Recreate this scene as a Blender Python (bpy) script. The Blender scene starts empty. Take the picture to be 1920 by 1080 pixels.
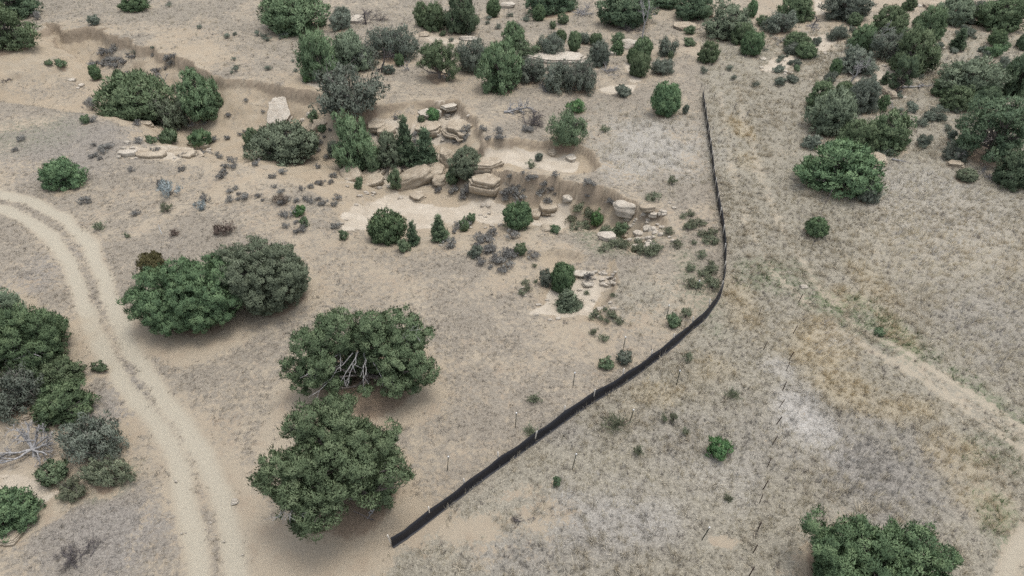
import bpy, math, random
import numpy as np

# ------------------------------------------------------------------ camera, sky, sun, exposure
S = bpy.context.scene
COL = S.collection
CAM_H, PITCH, F = 27.0, math.radians(40.0), 1280.0      # metres up, degrees down, focal length in photo pixels
cam_d = bpy.data.cameras.new("camera")
cam_d.sensor_width = 36.0
cam_d.lens = 36.0 * F / 1920.0
cam_d.clip_end = 3000.0
cam = bpy.data.objects.new("camera", cam_d)
COL.objects.link(cam)
cam.location = (0, 0, CAM_H)
cam.rotation_euler = (math.pi / 2 - PITCH, 0, 0)
S.camera = cam

SUN_EL, SUN_AZ = math.radians(79), math.radians(70)      # thin overcast, the bright part of the sky ahead and to the right
w = bpy.data.worlds.new("World")
S.world = w
w.use_nodes = True
nt = w.node_tree
sky = nt.nodes.new("ShaderNodeTexSky")
sky.sky_type = 'NISHITA'
sky.sun_disc = False
sky.sun_elevation = SUN_EL
sky.sun_rotation = SUN_AZ
sky.air_density = 1.0
sky.dust_density = 3.0
hsv = nt.nodes.new("ShaderNodeHueSaturation")            # clouded sky: most of the blue is gone
hsv.inputs['Saturation'].default_value = 0.39
nt.links.new(sky.outputs[0], hsv.inputs['Color'])
bg = nt.nodes["Background"]
nt.links.new(hsv.outputs[0], bg.inputs['Color'])
bg.inputs['Strength'].default_value = 0.14
sd = bpy.data.lights.new("sun", 'SUN')
sd.energy = .75
sd.angle = math.radians(22)
sd.color = (1.0, 0.98, 0.94)
so = bpy.data.objects.new("sun", sd)
COL.objects.link(so)
so.rotation_euler = (-(math.pi / 2 - SUN_EL), 0, -SUN_AZ)
S.view_settings.view_transform = 'Standard'
S.view_settings.look = 'None'
S.view_settings.gamma = 1.0
S.view_settings.use_curve_mapping = False
S.cycles.use_denoising = False
S.view_settings.exposure = 1.22

rng = np.random.default_rng(7)
random.seed(7)
CP, SP = math.cos(PITCH), math.sin(PITCH)

# ------------------------------------------------------------------ noise
def _hash(ix, iy, seed):
    n = (ix.astype(np.int64) * 374761393 + iy.astype(np.int64) * 668265263 + seed * 974711) & 0x7fffffff
    n = ((n ^ (n >> 13)) * 1274126177) & 0x7fffffff
    n = n ^ (n >> 16)
    return (n & 0xffff) / 65535.0

def vnoise(x, y, seed=0):
    x0, y0 = np.floor(x), np.floor(y)
    fx, fy = x - x0, y - y0
    fx, fy = fx * fx * (3 - 2 * fx), fy * fy * (3 - 2 * fy)
    a, b = _hash(x0, y0, seed), _hash(x0 + 1, y0, seed)
    c, d = _hash(x0, y0 + 1, seed), _hash(x0 + 1, y0 + 1, seed)
    return (a + (b - a) * fx) * (1 - fy) + (c + (d - c) * fx) * fy

def fbm(x, y, octs=4, seed=0):
    s, a, t = 0.0, 1.0, 0.0
    for k in range(octs):
        s = s + a * vnoise(x * 2 ** k + 17.3 * k, y * 2 ** k - 9.1 * k, seed + k)
        t += a
        a *= 0.5
    return s / t - 0.5

def sstep(a, b, x):
    t = np.clip((x - a) / (b - a), 0, 1)
    return t * t * (3 - 2 * t)

# ------------------------------------------------------------------ from the photo's pixels to places on the ground
def ray(px, py):
    u, v = (px - 960) / F, (py - 540) / F
    return np.array([u, CP - v * SP, -SP - v * CP])

def flat(px, py, z=0.0):
    d = ray(px, py)
    t = (CAM_H - z) / -d[2]
    return d[0] * t, d[1] * t

def seg_info(X, Y, P, closed):
    """nearest distance, segment index and parameter along it"""
    n = len(P)
    best = np.full(X.shape, 1e9)
    bi = np.zeros(X.shape, int)
    bt = np.zeros(X.shape)
    for i in range(n if closed else n - 1):
        ax, ay = P[i][:2]
        bx, by = P[(i + 1) % n][:2]
        dx, dy = bx - ax, by - ay
        L = dx * dx + dy * dy + 1e-9
        t = np.clip(((X - ax) * dx + (Y - ay) * dy) / L, 0, 1)
        d = np.hypot(X - ax - t * dx, Y - ay - t * dy)
        m = d < best
        best = np.where(m, d, best)
        bi = np.where(m, i, bi)
        bt = np.where(m, t, bt)
    return best, bi, bt

def inside(X, Y, P):
    c = np.zeros(X.shape, bool)
    n = len(P)
    for i in range(n):
        ax, ay = P[i][:2]
        bx, by = P[(i + 1) % n][:2]
        if ay == by:
            continue
        m = ((ay > Y) != (by > Y)) & (X < (bx - ax) * (Y - ay) / (by - ay) + ax)
        c ^= m
    return c

# rims of the washes: (px, py, bank width in metres, how sheer 0..1)
def rim(rows):
    return [(*flat(a, b), wd, s) for a, b, wd, s in rows]

WASH = rim([(-200, 112, 8, 0), (-60, 110, 8, 0), (30, 98, 8, 0), (92, 42, 5, .9), (130, 58, 5, 1), (190, 56, 5, 1), (235, 75, 5, 1),
            (300, 95, 5, .8), (345, 115, 4, 1), (400, 145, 4, 1), (450, 157, 5, .5), (500, 160, 5, .7), (560, 172, 4, 1),
            (590, 180, 4, 1), (625, 203, 4, .8), (690, 210, 6, .6), (760, 194, 9, .4), (815, 186, 9, .9), (862, 190, 8, 1),
            (880, 214, 7, .6), (898, 244, 5, .5), (925, 300, 4, .6), (950, 316, 2.6, .9), (1010, 330, 2.6, 1), (1080, 345, 2.6, 1),
            (1150, 352, 2.6, 1), (1182, 374, 3, .8), (1245, 392, 4, .5), (1262, 430, 5, .1), (1235, 470, 5, .5),
            (1180, 482, 6, .1), (1100, 470, 8, 0), (1010, 462, 8, 0), (920, 465, 9, 0), (830, 470, 8, 0), (740, 480, 8, 0),
            (650, 455, 7, 0), (590, 430, 8, 0), (520, 360, 9, 0), (430, 318, 9, 0), (370, 296, 7, .2), (290, 280, 6, .3),
            (220, 272, 7, .1), (170, 235, 7, 0), (100, 212, 6, 0), (0, 205, 6, 0), (-200, 205, 6, 0)])
POCKET = rim([(880, 264, 1.0, 1), (960, 262, 1.0, 1), (1020, 266, 1.0, 1), (1080, 276, 1.0, 1), (1115, 290, .9, 1), (1127, 304, .9, 1),
              (1108, 316, 1.2, .6), (1060, 325, 2, 0), (1000, 326, 2, 0), (940, 322, 2, 0), (890, 312, 2, 0)])
HOLLOW = rim([(970, 480, 4, .1), (1005, 466, 2, .6), (1035, 460, 1.4, .9), (1072, 470, 1.6, .8), (1100, 482, 4, .1), (1140, 476, 3, 0), (1160, 490, 1.1, 1),
              (1166, 520, 1.0, 1), (1143, 556, 1.2, .9), (1138, 600, 1.8, .6), (1090, 616, 4, 0), (1010, 606, 4, 0), (960, 590, 5, 0),
              (950, 530, 5, 0)])
CUT = rim([(-80, 150, .9, 1), (15, 152, .9, 1), (45, 164, .9, 1), (64, 180, .9, .8), (45, 192, 3, 0), (-80, 196, 3, 0)])
CARVE = [(WASH, 2.9), (POCKET, .95), (HOLLOW, .85), (CUT, .9)]

def carve(X, Y, R, depth):
    xs, ys = [p[0] for p in R], [p[1] for p in R]
    out = np.zeros(X.shape)
    m = (X > min(xs) - 2) & (X < max(xs) + 2) & (Y > min(ys) - 2) & (Y < max(ys) + 2)
    if not m.any():
        return out
    x, y = X[m], Y[m]
    x, y = x + fbm(x * .4, y * .4, 4, 11) * 2.4, y + fbm(x * .4, y * .4, 4, 23) * 2.4
    n = len(R)
    t = np.full(x.shape, 9.0)
    sh = np.zeros(x.shape)
    for i in range(n):
        ax, ay, aw, asn = R[i]
        bx, by, bw, bs = R[(i + 1) % n]
        dx, dy = bx - ax, by - ay
        u = np.clip(((x - ax) * dx + (y - ay) * dy) / (dx * dx + dy * dy + 1e-9), 0, 1)
        d = np.hypot(x - ax - u * dx, y - ay - u * dy) / (aw + (bw - aw) * u)
        k = d < t
        t = np.where(k, d, t)
        sh = np.where(k, asn + (bs - asn) * u, sh)
    soft = sstep(0, 1, t)
    sheer = np.interp(t, [0, .045, .5, 1.0], [0, .42, .82, 1])
    prof = soft + (sheer - soft) * sh
    rough = fbm(x * 1.1, y * 1.1, 3, 63) * .42 * prof * (1.15 - prof) * 3 * min(1, depth / 2) + fbm(x * .5, y * .5, 2, 67) * .5 * prof * min(1, depth / 3)
    out[m] = np.where(inside(x, y, R), -depth * prof + rough, 0)
    return out

def hgt(X, Y):
    X, Y = np.asarray(X, float), np.asarray(Y, float)
    h = fbm(X * .045, Y * .045, 3, 3) * 1.1 + fbm(X * .35, Y * .35, 3, 5) * .16
    far = sstep(62, 90, Y)
    h = h + far * fbm(X * .12, Y * .12, 3, 31) * 1.2
    for R, d in CARVE:
        h = h + carve(X, Y, R, d)
    return h

_T = np.concatenate([np.linspace(22, 130, 1300), np.linspace(131, 500, 200)])
def gp(px, py, dz=0.0):
    """the point on the ground (raised by dz) that the photo shows at this pixel"""
    d = ray(px, py)
    x, y, z = d[0] * _T, d[1] * _T, CAM_H + d[2] * _T
    e = z - hgt(x, y) - dz
    k = int(np.argmax(e < 0))
    if k == 0:
        k = 1
    f = e[k - 1] / (e[k - 1] - e[k] + 1e-12)
    t = _T[k - 1] + (_T[k] - _T[k - 1]) * f
    X, Y = d[0] * t, d[1] * t
    return np.array([X, Y, float(hgt(np.array([X]), np.array([Y]))[0])]), t       # t is also the depth along the view axis

# ------------------------------------------------------------------ mesh and material helpers
def fast_mesh(name, V, Fc, attrs=None, smooth=False):
    """V (n,3), Fc (m,k) all faces of one size"""
    me = bpy.data.meshes.new(name)
    V = np.ascontiguousarray(V, np.float32)
    Fc = np.ascontiguousarray(Fc, np.int32)
    m, k = Fc.shape
    me.vertices.add(len(V))
    me.vertices.foreach_set("co", V.ravel())
    me.loops.add(m * k)
    me.loops.foreach_set("vertex_index", Fc.ravel())
    me.polygons.add(m)
    me.polygons.foreach_set("loop_start", np.arange(0, m * k, k, dtype=np.int32))
    me.polygons.foreach_set("loop_total", np.full(m, k, np.int32))
    if smooth:
        me.polygons.foreach_set("use_smooth", np.ones(m, bool))
    for nm, a in (attrs or {}).items():
        a = np.ascontiguousarray(a, np.float32)
        if a.ndim == 1:
            me.attributes.new(nm, 'FLOAT', 'POINT').data.foreach_set("value", a)
        else:
            c = np.ones((len(a), 4), np.float32)
            c[:, :3] = a
            me.attributes.new(nm, 'FLOAT_COLOR', 'POINT').data.foreach_set("color", c.ravel())
    me.update(calc_edges=True)
    return me

def link(name, me, mat=None, parent=None):
    o = bpy.data.objects.new(name, me)
    COL.objects.link(o)
    if mat is not None and not me.materials:
        me.materials.append(mat)
    if parent is not None:
        o.parent = parent
    return o

def thing(name, label, cat, loc, rz=0.0, group=None, scale=None):
    o = bpy.data.objects.new(name, None)
    o.empty_display_size = .3
    COL.objects.link(o)
    o.location = loc
    o.rotation_euler = (0, 0, rz)
    if scale is not None:
        o.scale = scale
    o["label"], o["category"] = label, cat
    if group:
        o["group"] = group
    return o

def tag(o, label, cat, group=None):
    o["label"], o["category"] = label, cat
    if group:
        o["group"] = group
    return o

class NT:
    def __init__(self, name, rough=.9, spec=.15):
        self.m = bpy.data.materials.new(name)
        self.m.use_nodes = True
        self.t = self.m.node_tree
        self.b = self.t.nodes["Principled BSDF"]
        self.b.inputs['Roughness'].default_value = rough
        self.b.inputs['Specular IOR Level'].default_value = spec
    def n(self, kind, **kw):
        x = self.t.nodes.new(kind)
        for k, v in kw.items():
            setattr(x, k, v)
        return x
    def l(self, a, b):
        self.t.links.new(a, b)
    def attr(self, name, out='Fac'):
        return self.n("ShaderNodeAttribute", attribute_name=name).outputs[out]
    def noise(self, scale, detail=4, rough=.6, vec=None, dist=0.0):
        x = self.n("ShaderNodeTexNoise")
        x.inputs['Scale'].default_value = scale
        x.inputs['Detail'].default_value = detail
        x.inputs['Roughness'].default_value = rough
        x.inputs['Distortion'].default_value = dist
        if vec is None:
            if not hasattr(self, 'tc'):
                self.tc = self.n("ShaderNodeTexCoord")
            vec = self.tc.outputs['Object']
        self.l(vec, x.inputs['Vector'])
        return x.outputs['Fac']
    def math(self, op, a, b=None, c=None, clamp=False):
        x = self.n("ShaderNodeMath", operation=op, use_clamp=clamp)
        for i, v in enumerate((a, b, c)):
            if v is None:
                continue
            if isinstance(v, (int, float)):
                x.inputs[i].default_value = v
            else:
                self.l(v, x.inputs[i])
        return x.outputs[0]
    def step(self, v, a, b):
        x = self.n("ShaderNodeMapRange", interpolation_type='SMOOTHSTEP')
        self.l(v, x.inputs['Value'])
        for nm, q in (('From Min', a), ('From Max', b)):
            if isinstance(q, (int, float)):
                x.inputs[nm].default_value = q
            else:
                self.l(q, x.inputs[nm])
        return x.outputs[0]
    def mix(self, f, a, b):
        x = self.n("ShaderNodeMix", data_type='RGBA')
        if isinstance(f, (int, float)):
            x.inputs[0].default_value = f
        else:
            self.l(f, x.inputs[0])
        for i, v in ((6, a), (7, b)):
            if isinstance(v, tuple):
                x.inputs[i].default_value = (*v, 1)
            else:
                self.l(v, x.inputs[i])
        return x.outputs[2]
    def bump(self, h, strength, dist):
        x = self.n("ShaderNodeBump")
        x.inputs['Strength'].default_value = strength
        x.inputs['Distance'].default_value = dist
        self.l(h, x.inputs['Height'])
        self.l(x.outputs[0], self.b.inputs['Normal'])
    def color(self, c):
        if isinstance(c, tuple):
            self.b.inputs['Base Color'].default_value = (*c, 1)
        else:
            self.l(c, self.b.inputs['Base Color'])
        return self.m

def leaf_mat(name, dark, mid, light, trans=.25):
    k = NT(name, .75, .12)
    t = k.attr("tint")
    r = k.n("ShaderNodeObjectInfo").outputs['Random']
    c = k.mix(k.step(t, .0, .5), dark, mid)
    c = k.mix(k.step(t, .5, 1.0), c, light)
    h = k.n("ShaderNodeHueSaturation")
    k.l(k.math('MULTIPLY_ADD', r, .03, .485), h.inputs['Hue'])
    k.l(k.math('MULTIPLY_ADD', r, .35, .80), h.inputs['Value'])
    k.l(c, h.inputs['Color'])
    k.color(h.outputs[0])
    tr = k.n("ShaderNodeBsdfTranslucent")
    k.l(h.outputs[0], tr.inputs['Color'])
    mx = k.n("ShaderNodeMixShader")
    mx.inputs[0].default_value = trans
    k.l(k.b.outputs[0], mx.inputs[1])
    k.l(tr.outputs[0], mx.inputs[2])
    k.l(mx.outputs[0], k.t.nodes["Material Output"].inputs['Surface'])
    return k.m

def bark_mat(name, a, b):
    k = NT(name, .9, .1)
    n = k.noise(9, 5, .7)
    return k.color(k.mix(k.step(n, .35, .65), a, b))

M = {}
M['juniper'] = leaf_mat("juniper_foliage", (.090, .126, .068), (.132, .180, .098), (.188, .238, .134))
M['lush'] = leaf_mat("dark_green_juniper_foliage", (.078, .120, .064), (.114, .168, .087), (.166, .228, .118))
M['dusty'] = leaf_mat("dusty_juniper_foliage", (.122, .150, .100), (.168, .205, .136), (.216, .255, .172))
M['pine'] = leaf_mat("pine_needles", (.072, .104, .064), (.104, .146, .086), (.144, .188, .112))
M['grey'] = leaf_mat("grey_green_scrub_leaves", (.112, .132, .104), (.156, .180, .140), (.210, .230, .184))
M['bush'] = leaf_mat("small_bush_leaves", (.094, .130, .076), (.136, .180, .104), (.182, .232, .136))
M['bright'] = leaf_mat("bright_bush_leaves", (.080, .148, .064), (.115, .200, .085), (.165, .250, .112))
M['olive'] = leaf_mat("olive_brown_leaves", (.070, .060, .030), (.105, .092, .045), (.145, .125, .065))
M['sage'] = leaf_mat("sagebrush_leaves", (.150, .145, .135), (.215, .210, .195), (.290, .285, .260))
M['silver'] = leaf_mat("silver_sage_leaves", (.200, .235, .235), (.280, .320, .320), (.360, .400, .400))
M['herb'] = leaf_mat("pale_green_herb_leaves", (.110, .125, .085), (.160, .180, .115), (.220, .235, .155))
M['rust'] = leaf_mat("rusty_dry_weed", (.110, .085, .070), (.160, .125, .100), (.210, .170, .140))
M['bark'] = bark_mat("juniper_bark", (.10, .085, .075), (.20, .18, .165))
M['dead'] = bark_mat("weathered_grey_wood", (.15, .145, .14), (.32, .31, .30))
M['char'] = bark_mat("dark_dead_wood", (.035, .03, .03), (.14, .125, .12))
def rock_mat(name, a, b, cst):
    k = NT(name, .92, .1)
    g = k.n("ShaderNodeNewGeometry")
    sp = k.n("ShaderNodeSeparateXYZ")
    k.l(g.outputs['Position'], sp.inputs[0])
    n1 = k.noise(1.6, 6, .65)
    n2 = k.noise(14, 4, .7)
    mp = k.n("ShaderNodeMapping")
    mp.inputs['Scale'].default_value = (.8, .8, 7.0)
    k.l(k.tc.outputs['Object'], mp.inputs['Vector'])
    band = k.noise(2.2, 4, .65, mp.outputs[0], .8)
    c = k.mix(k.step(n1, .35, .65), a, b)
    c = k.mix(k.step(n2, .58, .75), c, cst)
    c = k.mix(k.math('MULTIPLY', k.step(band, .56, .66), .7), c, cst)
    k.bump(k.math('ADD', k.math('MULTIPLY', n1, 1.5), k.math('ADD', band, k.math('MULTIPLY', n2, .5))), .9, .12)
    return k.color(c)
M['stone'] = rock_mat("sandstone", (.268, .222, .164), (.350, .300, .230), (.205, .162, .118))
M['palestone'] = rock_mat("pale_sandstone", (.335, .295, .240), (.420, .380, .318), (.27, .225, .175))

# ------------------------------------------------------------------ foliage and branches
def unit(v):
    return v / (np.linalg.norm(v, axis=-1, keepdims=True) + 1e-9)

def rdir(n, r):
    v = r.normal(size=(n, 3))
    return unit(v)

def sprays(pts, dirs, L, W, r, tint, out=None, face=None):
    """one tapering leaf spray (a kite of two triangles) per point"""
    n = len(pts)
    side = unit(np.cross(dirs, rdir(n, r) if face is None else face))
    bend = rdir(n, r) * (L * .12)[:, None]
    a = pts - dirs * (L * .35)[:, None]
    c = pts + dirs * (L * .65)[:, None] + bend
    b = pts + side * (W * .5)[:, None]
    d = pts - side * (W * .5)[:, None] + bend * .5
    if out is not None:                                 # faces wound to look outwards
        fl = (np.cross(b - a, d - a) * out).sum(1) < 0
        b, d = np.where(fl[:, None], d, b), np.where(fl[:, None], b, d)
    V = np.stack([a, b, c, d], 1).reshape(-1, 3)
    i = np.arange(n)[:, None] * 4
    return V, i + np.array([[0, 1, 2, 3]]), np.repeat(tint, 4)

def crown_mesh(name, lobes, r, clump=.34, per=70, L=.22, W=.085, up=.35, density=1.0, keep=.72, jit=.55, ground=0.02, squash=.8, gaps=.12):
    """lobes (n,6) centre + radii; each lobe is covered by small clumps, each clump by sprays"""
    lobes = np.asarray(lobes, float)
    P, D, Tn = [], [], []
    for i, q in enumerate(lobes):
        c, rad = q[:3], q[3:]
        area = 4 * math.pi * (rad[0] * rad[1] * rad[2]) ** (2 / 3)
        n = max(5, int(density * area / (math.pi * clump * clump) * 1.15))
        dr = rdir(n, r)
        f = np.where(r.random(n) < .82, r.uniform(.80, 1.02, n), r.uniform(.35, .8, n))
        p = c + dr * rad * f[:, None]
        ok = p[:, 2] > ground
        for j, o in enumerate(lobes):
            if j != i:
                ok &= (((p - o[:3]) / o[3:]) ** 2).sum(1) > keep ** 2
        P.append(p[ok])
        D.append(unit(dr[ok] / rad))
    P, D = np.concatenate(P), np.concatenate(D)
    P = P + D * (r.normal(0, .45, len(P)) * clump)[:, None]
    thin = r.random(len(P)) > gaps
    P, D = P[thin], D[thin]
    if not len(P):
        P, D = lobes[:, :3], rdir(len(lobes), r)
    nc = len(P)
    ct = r.normal(.46, .27, nc)
    cr = clump * r.uniform(.65, 1.25, nc)
    k = np.repeat(np.arange(nc), per)
    n = len(k)
    q = rdir(n, r)
    q = unit(q + D[k] * .55)
    fr = r.uniform(.72, 1.0, n)
    pts = P[k] + q * (cr[k] * fr)[:, None] * np.array([1, 1, squash])
    m = pts[:, 2] > ground
    pts, k, q = pts[m], k[m], q[m]
    n = len(pts)
    out = unit(q * .8 + D[k] * .6 + np.array([0, 0, .35]))
    tg = np.cross(out, rdir(n, r))                       # sprays lap over one another like shingles, tips lifted
    dirs = unit(unit(tg) * .8 + out * .5 + np.array([0, 0, up]) + rdir(n, r) * jit * .6)
    face = unit(out + rdir(n, r) * .55)
    tint = np.clip(ct[k] + r.normal(0, .16, n), 0, 1)
    Ls = L * r.uniform(.6, 1.35, n)
    loose = r.random(n) < .10                            # straggling shoots that break the outline
    pts = pts + out * (loose * r.uniform(.2, .75, n) * clump)[:, None]
    dirs = np.where(loose[:, None], unit(dirs * .4 + out * .5 + np.array([0, 0, up + .4])), dirs)
    Ls = np.where(loose, Ls * 1.5, Ls)
    V, Fc, t = sprays(pts, dirs, Ls, W * r.uniform(.6, 1.3, n), r, tint, out, face)
    me = fast_mesh(name, V, Fc, {"tint": t}, smooth=True)
    q4 = V.reshape(-1, 4, 3)
    fn = unit(np.cross(q4[:, 1] - q4[:, 0], q4[:, 3] - q4[:, 0]))
    me.normals_split_custom_set_from_vertices(np.repeat(unit(fn * .35 + out * .7 + np.array([0, 0, .25])), 4, 0))
    return me

def tubes(name, paths, sides=5):
    """paths: list of (points (k,3), radii (k)) -> one mesh of tapered round limbs"""
    VV, FF, off = [], [], 0
    for p, ra in paths:
        p, ra = np.asarray(p, float), np.asarray(ra, float)
        k = len(p)
        tg = unit(np.gradient(p, axis=0))
        ref = np.where(np.abs(tg[:, 2:3]) > .9, np.array([[1., 0, 0]]), np.array([[0, 0, 1.]]))
        s = unit(np.cross(tg, ref))
        u = np.cross(s, tg)
        a = np.arange(sides) * 2 * math.pi / sides
        ring = p[:, None] + ra[:, None, None] * (s[:, None] * np.cos(a)[None, :, None] + u[:, None] * np.sin(a)[None, :, None])
        VV.append(ring.reshape(-1, 3))
        i = np.arange(k - 1)[:, None] * sides
        j = np.arange(sides)[None]
        j2 = (j + 1) % sides
        FF.append(np.stack([i + j, i + j2, i + sides + j2, i + sides + j], -1).reshape(-1, 4) + off)
        off += k * sides
    return fast_mesh(name, np.concatenate(VV), np.concatenate(FF), smooth=True)

def limb(a, b, r0, r1, r, wob=.12, k=7, sag=0.0):
    a, b = np.asarray(a, float), np.asarray(b, float)
    t = np.linspace(0, 1, k)[:, None]
    L = np.linalg.norm(b - a)
    p = a + (b - a) * t
    n = r.normal(size=(k, 3)) * L * wob
    n = np.cumsum(n, 0) / k ** .5
    p = p + n * (t * (1.2 - t))
    p[:, 2] += sag * L * (t * (1 - t))[:, 0] * 4
    return p, r0 + (r1 - r0) * t[:, 0]

def branch_tree(r, base, direc, length, rad, depth, out, spread=.7, kids=(2, 4), shrink=.66, up=.15):
    """dead wood: limbs that fork and thin out"""
    end = np.asarray(base) + unit(np.asarray(direc, float)) * length
    p, ra = limb(base, end, rad, rad * .55, r, .20, 7)
    out.append((p, ra))
    if depth == 0:
        return
    for _ in range(r.integers(kids[0], kids[1] + 1)):
        i = r.integers(2, 6)
        d = unit(unit(p[i] - p[i - 1]) + r.normal(size=3) * spread + np.array([0, 0, up]))
        branch_tree(r, p[i], d, length * shrink * r.uniform(.7, 1.2), ra[i] * .72, depth - 1, out, spread, kids, shrink, up)

def lobes_juniper(r, n=16, flat_top=False):
    """lobes of a broad juniper in a unit box x,y in +-.5, z in 0..1"""
    L = [(0, 0, .48, .30, .30, .42)]
    for i in range(n):
        a = 2 * math.pi * (i + r.uniform(-.3, .3)) / n * (1 if i < n * .6 else 2.3)
        ring = r.uniform(.24, .36) if i < n * .6 else r.uniform(.05, .22)
        z = r.uniform(.22, .5) if i < n * .6 else r.uniform(.55, .76)
        s = r.uniform(.11, .19)
        L.append((ring * math.cos(a), ring * math.sin(a), z, s, s, s * r.uniform(1.1, 1.6)))
    for i in range(7):                                  # boughs that sweep the ground
        a = 2 * math.pi * (i + r.random()) / 7
        L.append((.27 * math.cos(a), .27 * math.sin(a), .15, .15, .15, .16))
    return np.array(L)

def wood_for(lobes, r, rad, frac=1.0, twigs=2):
    paths = []
    o = np.array([r.normal(0, .02), r.normal(0, .02), -.05])
    top = np.array([0, 0, lobes[:, 2].max() * .55])
    paths.append(limb(o, top, rad, rad * .5, r, .08))
    for q in lobes:
        if r.random() > frac:
            continue
        st = o + (top - o) * r.uniform(.1, .7)
        e = q[:3] + r.normal(size=3) * q[3:] * .25
        p, ra = limb(st, e, rad * .5, rad * .16, r, .12, 7, -.08)
        paths.append((p, ra))
        for _ in range(twigs):
            i = r.integers(3, 6)
            e2 = q[:3] + rdir(1, r)[0] * q[3:] * .85
            paths.append(limb(p[i], e2, max(ra[i] * .6, rad * .10), rad * .07, r, .16, 5))
    return paths

# crown shapes shared by the many middle-sized trees: unit box, scaled to each tree
PROTO = {}
def scaled(lobes, s):
    return lobes * np.array([s[0], s[1], s[2], s[0], s[1], s[2]])

def proto(kind, i):
    key = (kind, i)
    if key in PROTO:
        return PROTO[key]
    r = np.random.default_rng(sum(map(ord, kind)) * 100 + i)
    if kind == 'J':                       # broad juniper, about 4 x 4 x 3.2 m when built
        s = (4.0, 4.0, 3.0)
        lb = scaled(lobes_juniper(r, 14 + i), s)
        cm = crown_mesh("crown_juniper", lb, r, .27, 56, .18, .075, density=1.15)
        wm = tubes("trunk_juniper", wood_for(lb, r, .13, .9, 5))
    elif kind == 'C':                     # tight egg-shaped young juniper
        s = (2.6, 2.6, 2.9)
        lb = [(0, 0, 1.3, 1.05, 1.05, 1.35)]
        for q in range(16):
            a, z = r.uniform(0, 6.28), r.uniform(.5, 2.2)
            rr = 1.0 * math.sqrt(max(.05, 1 - ((z - 1.25) / 1.5) ** 2))
            lb.append((.78 * rr * math.cos(a), .78 * rr * math.sin(a), z, .36, .36, .52))
        lb = np.array(lb)
        cm = crown_mesh("crown_compact", lb, r, .18, 46, .19, .055, up=1.1, density=1.15, jit=.35, squash=1.2)
        wm = tubes("trunk_compact", wood_for(lb, r, .08, .6, 1))
    elif kind == 'P':                     # young pine, whorls of boughs up a straight stem
        s = (2.4, 2.4, 3.6)
        lb = []
        for t in np.linspace(.08, .97, 11):
            R = .95 * (1 - t) ** .9 + .05
            m = max(3, int(8 * (1 - t) + 2))
            for q in range(m):
                a = 2 * math.pi * (q + r.random() * .7) / m + t * 9
                d = R * r.uniform(.5, .75)
                lb.append((d * math.cos(a), d * math.sin(a), 3.5 * t + .15, R * .30 + .07, R * .30 + .07, .20))
        lb = np.array(lb)
        cm = crown_mesh("crown_pine", lb, r, .20, 30, .22, .05, up=.5, density=1.0, keep=.6)
        pt = [limb((0, 0, -.1), (0, 0, 3.55), .09, .015, r, .015)]
        for q in lb[::2]:
            pt.append(limb((0, 0, max(.1, q[2] - .25)), q[:3], .03, .01, r, .06, 5))
        wm = tubes("trunk_pine", pt)
    elif kind == 'O':                     # open-crowned pinyon: bare forked trunk, tufts apart
        s = (5.0, 5.0, 4.2)
        lb = []
        for q in range(32):
            a, z = r.uniform(0, 6.28), r.uniform(.7, 3.7)
            rr = 2.2 * math.sqrt(max(.1, 1 - ((z - 1.6) / 2.6) ** 2)) * r.uniform(.45, 1)
            k = r.uniform(.38, .62)
            lb.append((rr * math.cos(a), rr * math.sin(a), z, k, k, k * .8))
        lb = np.array(lb)
        cm = crown_mesh("crown_open", lb, r, .25, 56, .17, .058, up=.3, density=1.1)
        wm = tubes("trunk_open", wood_for(lb, r, .17, 1.0, 3))
    elif kind == 'G':                     # grey-green scrub: many stems from the ground, loose leaves
        s = (3.4, 3.4, 1.9)
        lb = []
        for q in range(30):
            a, d = r.uniform(0, 6.28), 1.3 * math.sqrt(r.uniform(.02, 1))
            z = r.uniform(.25, 1.5) * (1 - .45 * (d / 1.5) ** 2)
            k = r.uniform(.30, .50)
            lb.append((d * math.cos(a), d * math.sin(a), z, k, k, k * .85))
        lb = np.array(lb)
        cm = crown_mesh("crown_scrub", lb, r, .25, 44, .13, .06, up=.3, density=1.15, jit=.9, keep=.6)
        pt = []
        for q in lb:
            e = q[:3] * np.array([1.0, 1.0, 1]) + np.array([0, 0, .2])
            p, ra = limb((q[0] * .12, q[1] * .12, -.05), e, .04, .012, r, .12, 7)
            pt.append((p, ra))
            for _ in range(5):
                k = r.integers(3, 7)
                pt.append(limb(p[k], p[k] + rdir(1, r)[0] * .6 + np.array([0, 0, .2]), .013, .005, r, .1, 4))
        wm = tubes("stems_scrub", pt, 4)
    elif kind == 'B':                     # bush a metre or so across
        s = (1.2, 1.2, .9)
        lb = [(0, 0, .42, .38, .38, .36)]
        for q in range(9):
            a, z = r.uniform(0, 6.28), r.uniform(.25, .72)
            lb.append((.33 * math.cos(a), .33 * math.sin(a), z, .2, .2, .2))
        lb = np.array(lb)
        cm = crown_mesh("foliage_bush", lb, r, .13, 34, .15, .05, up=.8, density=1.0)
        wm = tubes("stem_bush", wood_for(lb, r, .03, .8, 1), 4)
    elif kind in 'SW':                    # sagebrush, twiggy, see-through
        s = (.9, .9, .6)
        lb = []
        for q in range(10):
            a, d = r.uniform(0, 6.28), r.uniform(.05, .33)
            lb.append((d * math.cos(a), d * math.sin(a), r.uniform(.15, .45), .14, .14, .13))
        lb = np.array(lb)
        cm = crown_mesh("foliage_sage", lb, r, .11, 22, .13, .025, up=.9, density=.9, jit=.9)
        pt = [limb((0, 0, -.03), q[:3] + np.array([0, 0, .1]), .014, .004, r, .12, 5) for q in lb]
        wm = tubes("stem_sage", pt, 4)
    b = np.empty(len(cm.vertices) * 3, np.float32)
    cm.vertices.foreach_get("co", b)
    b = b.reshape(-1, 3)
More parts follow.
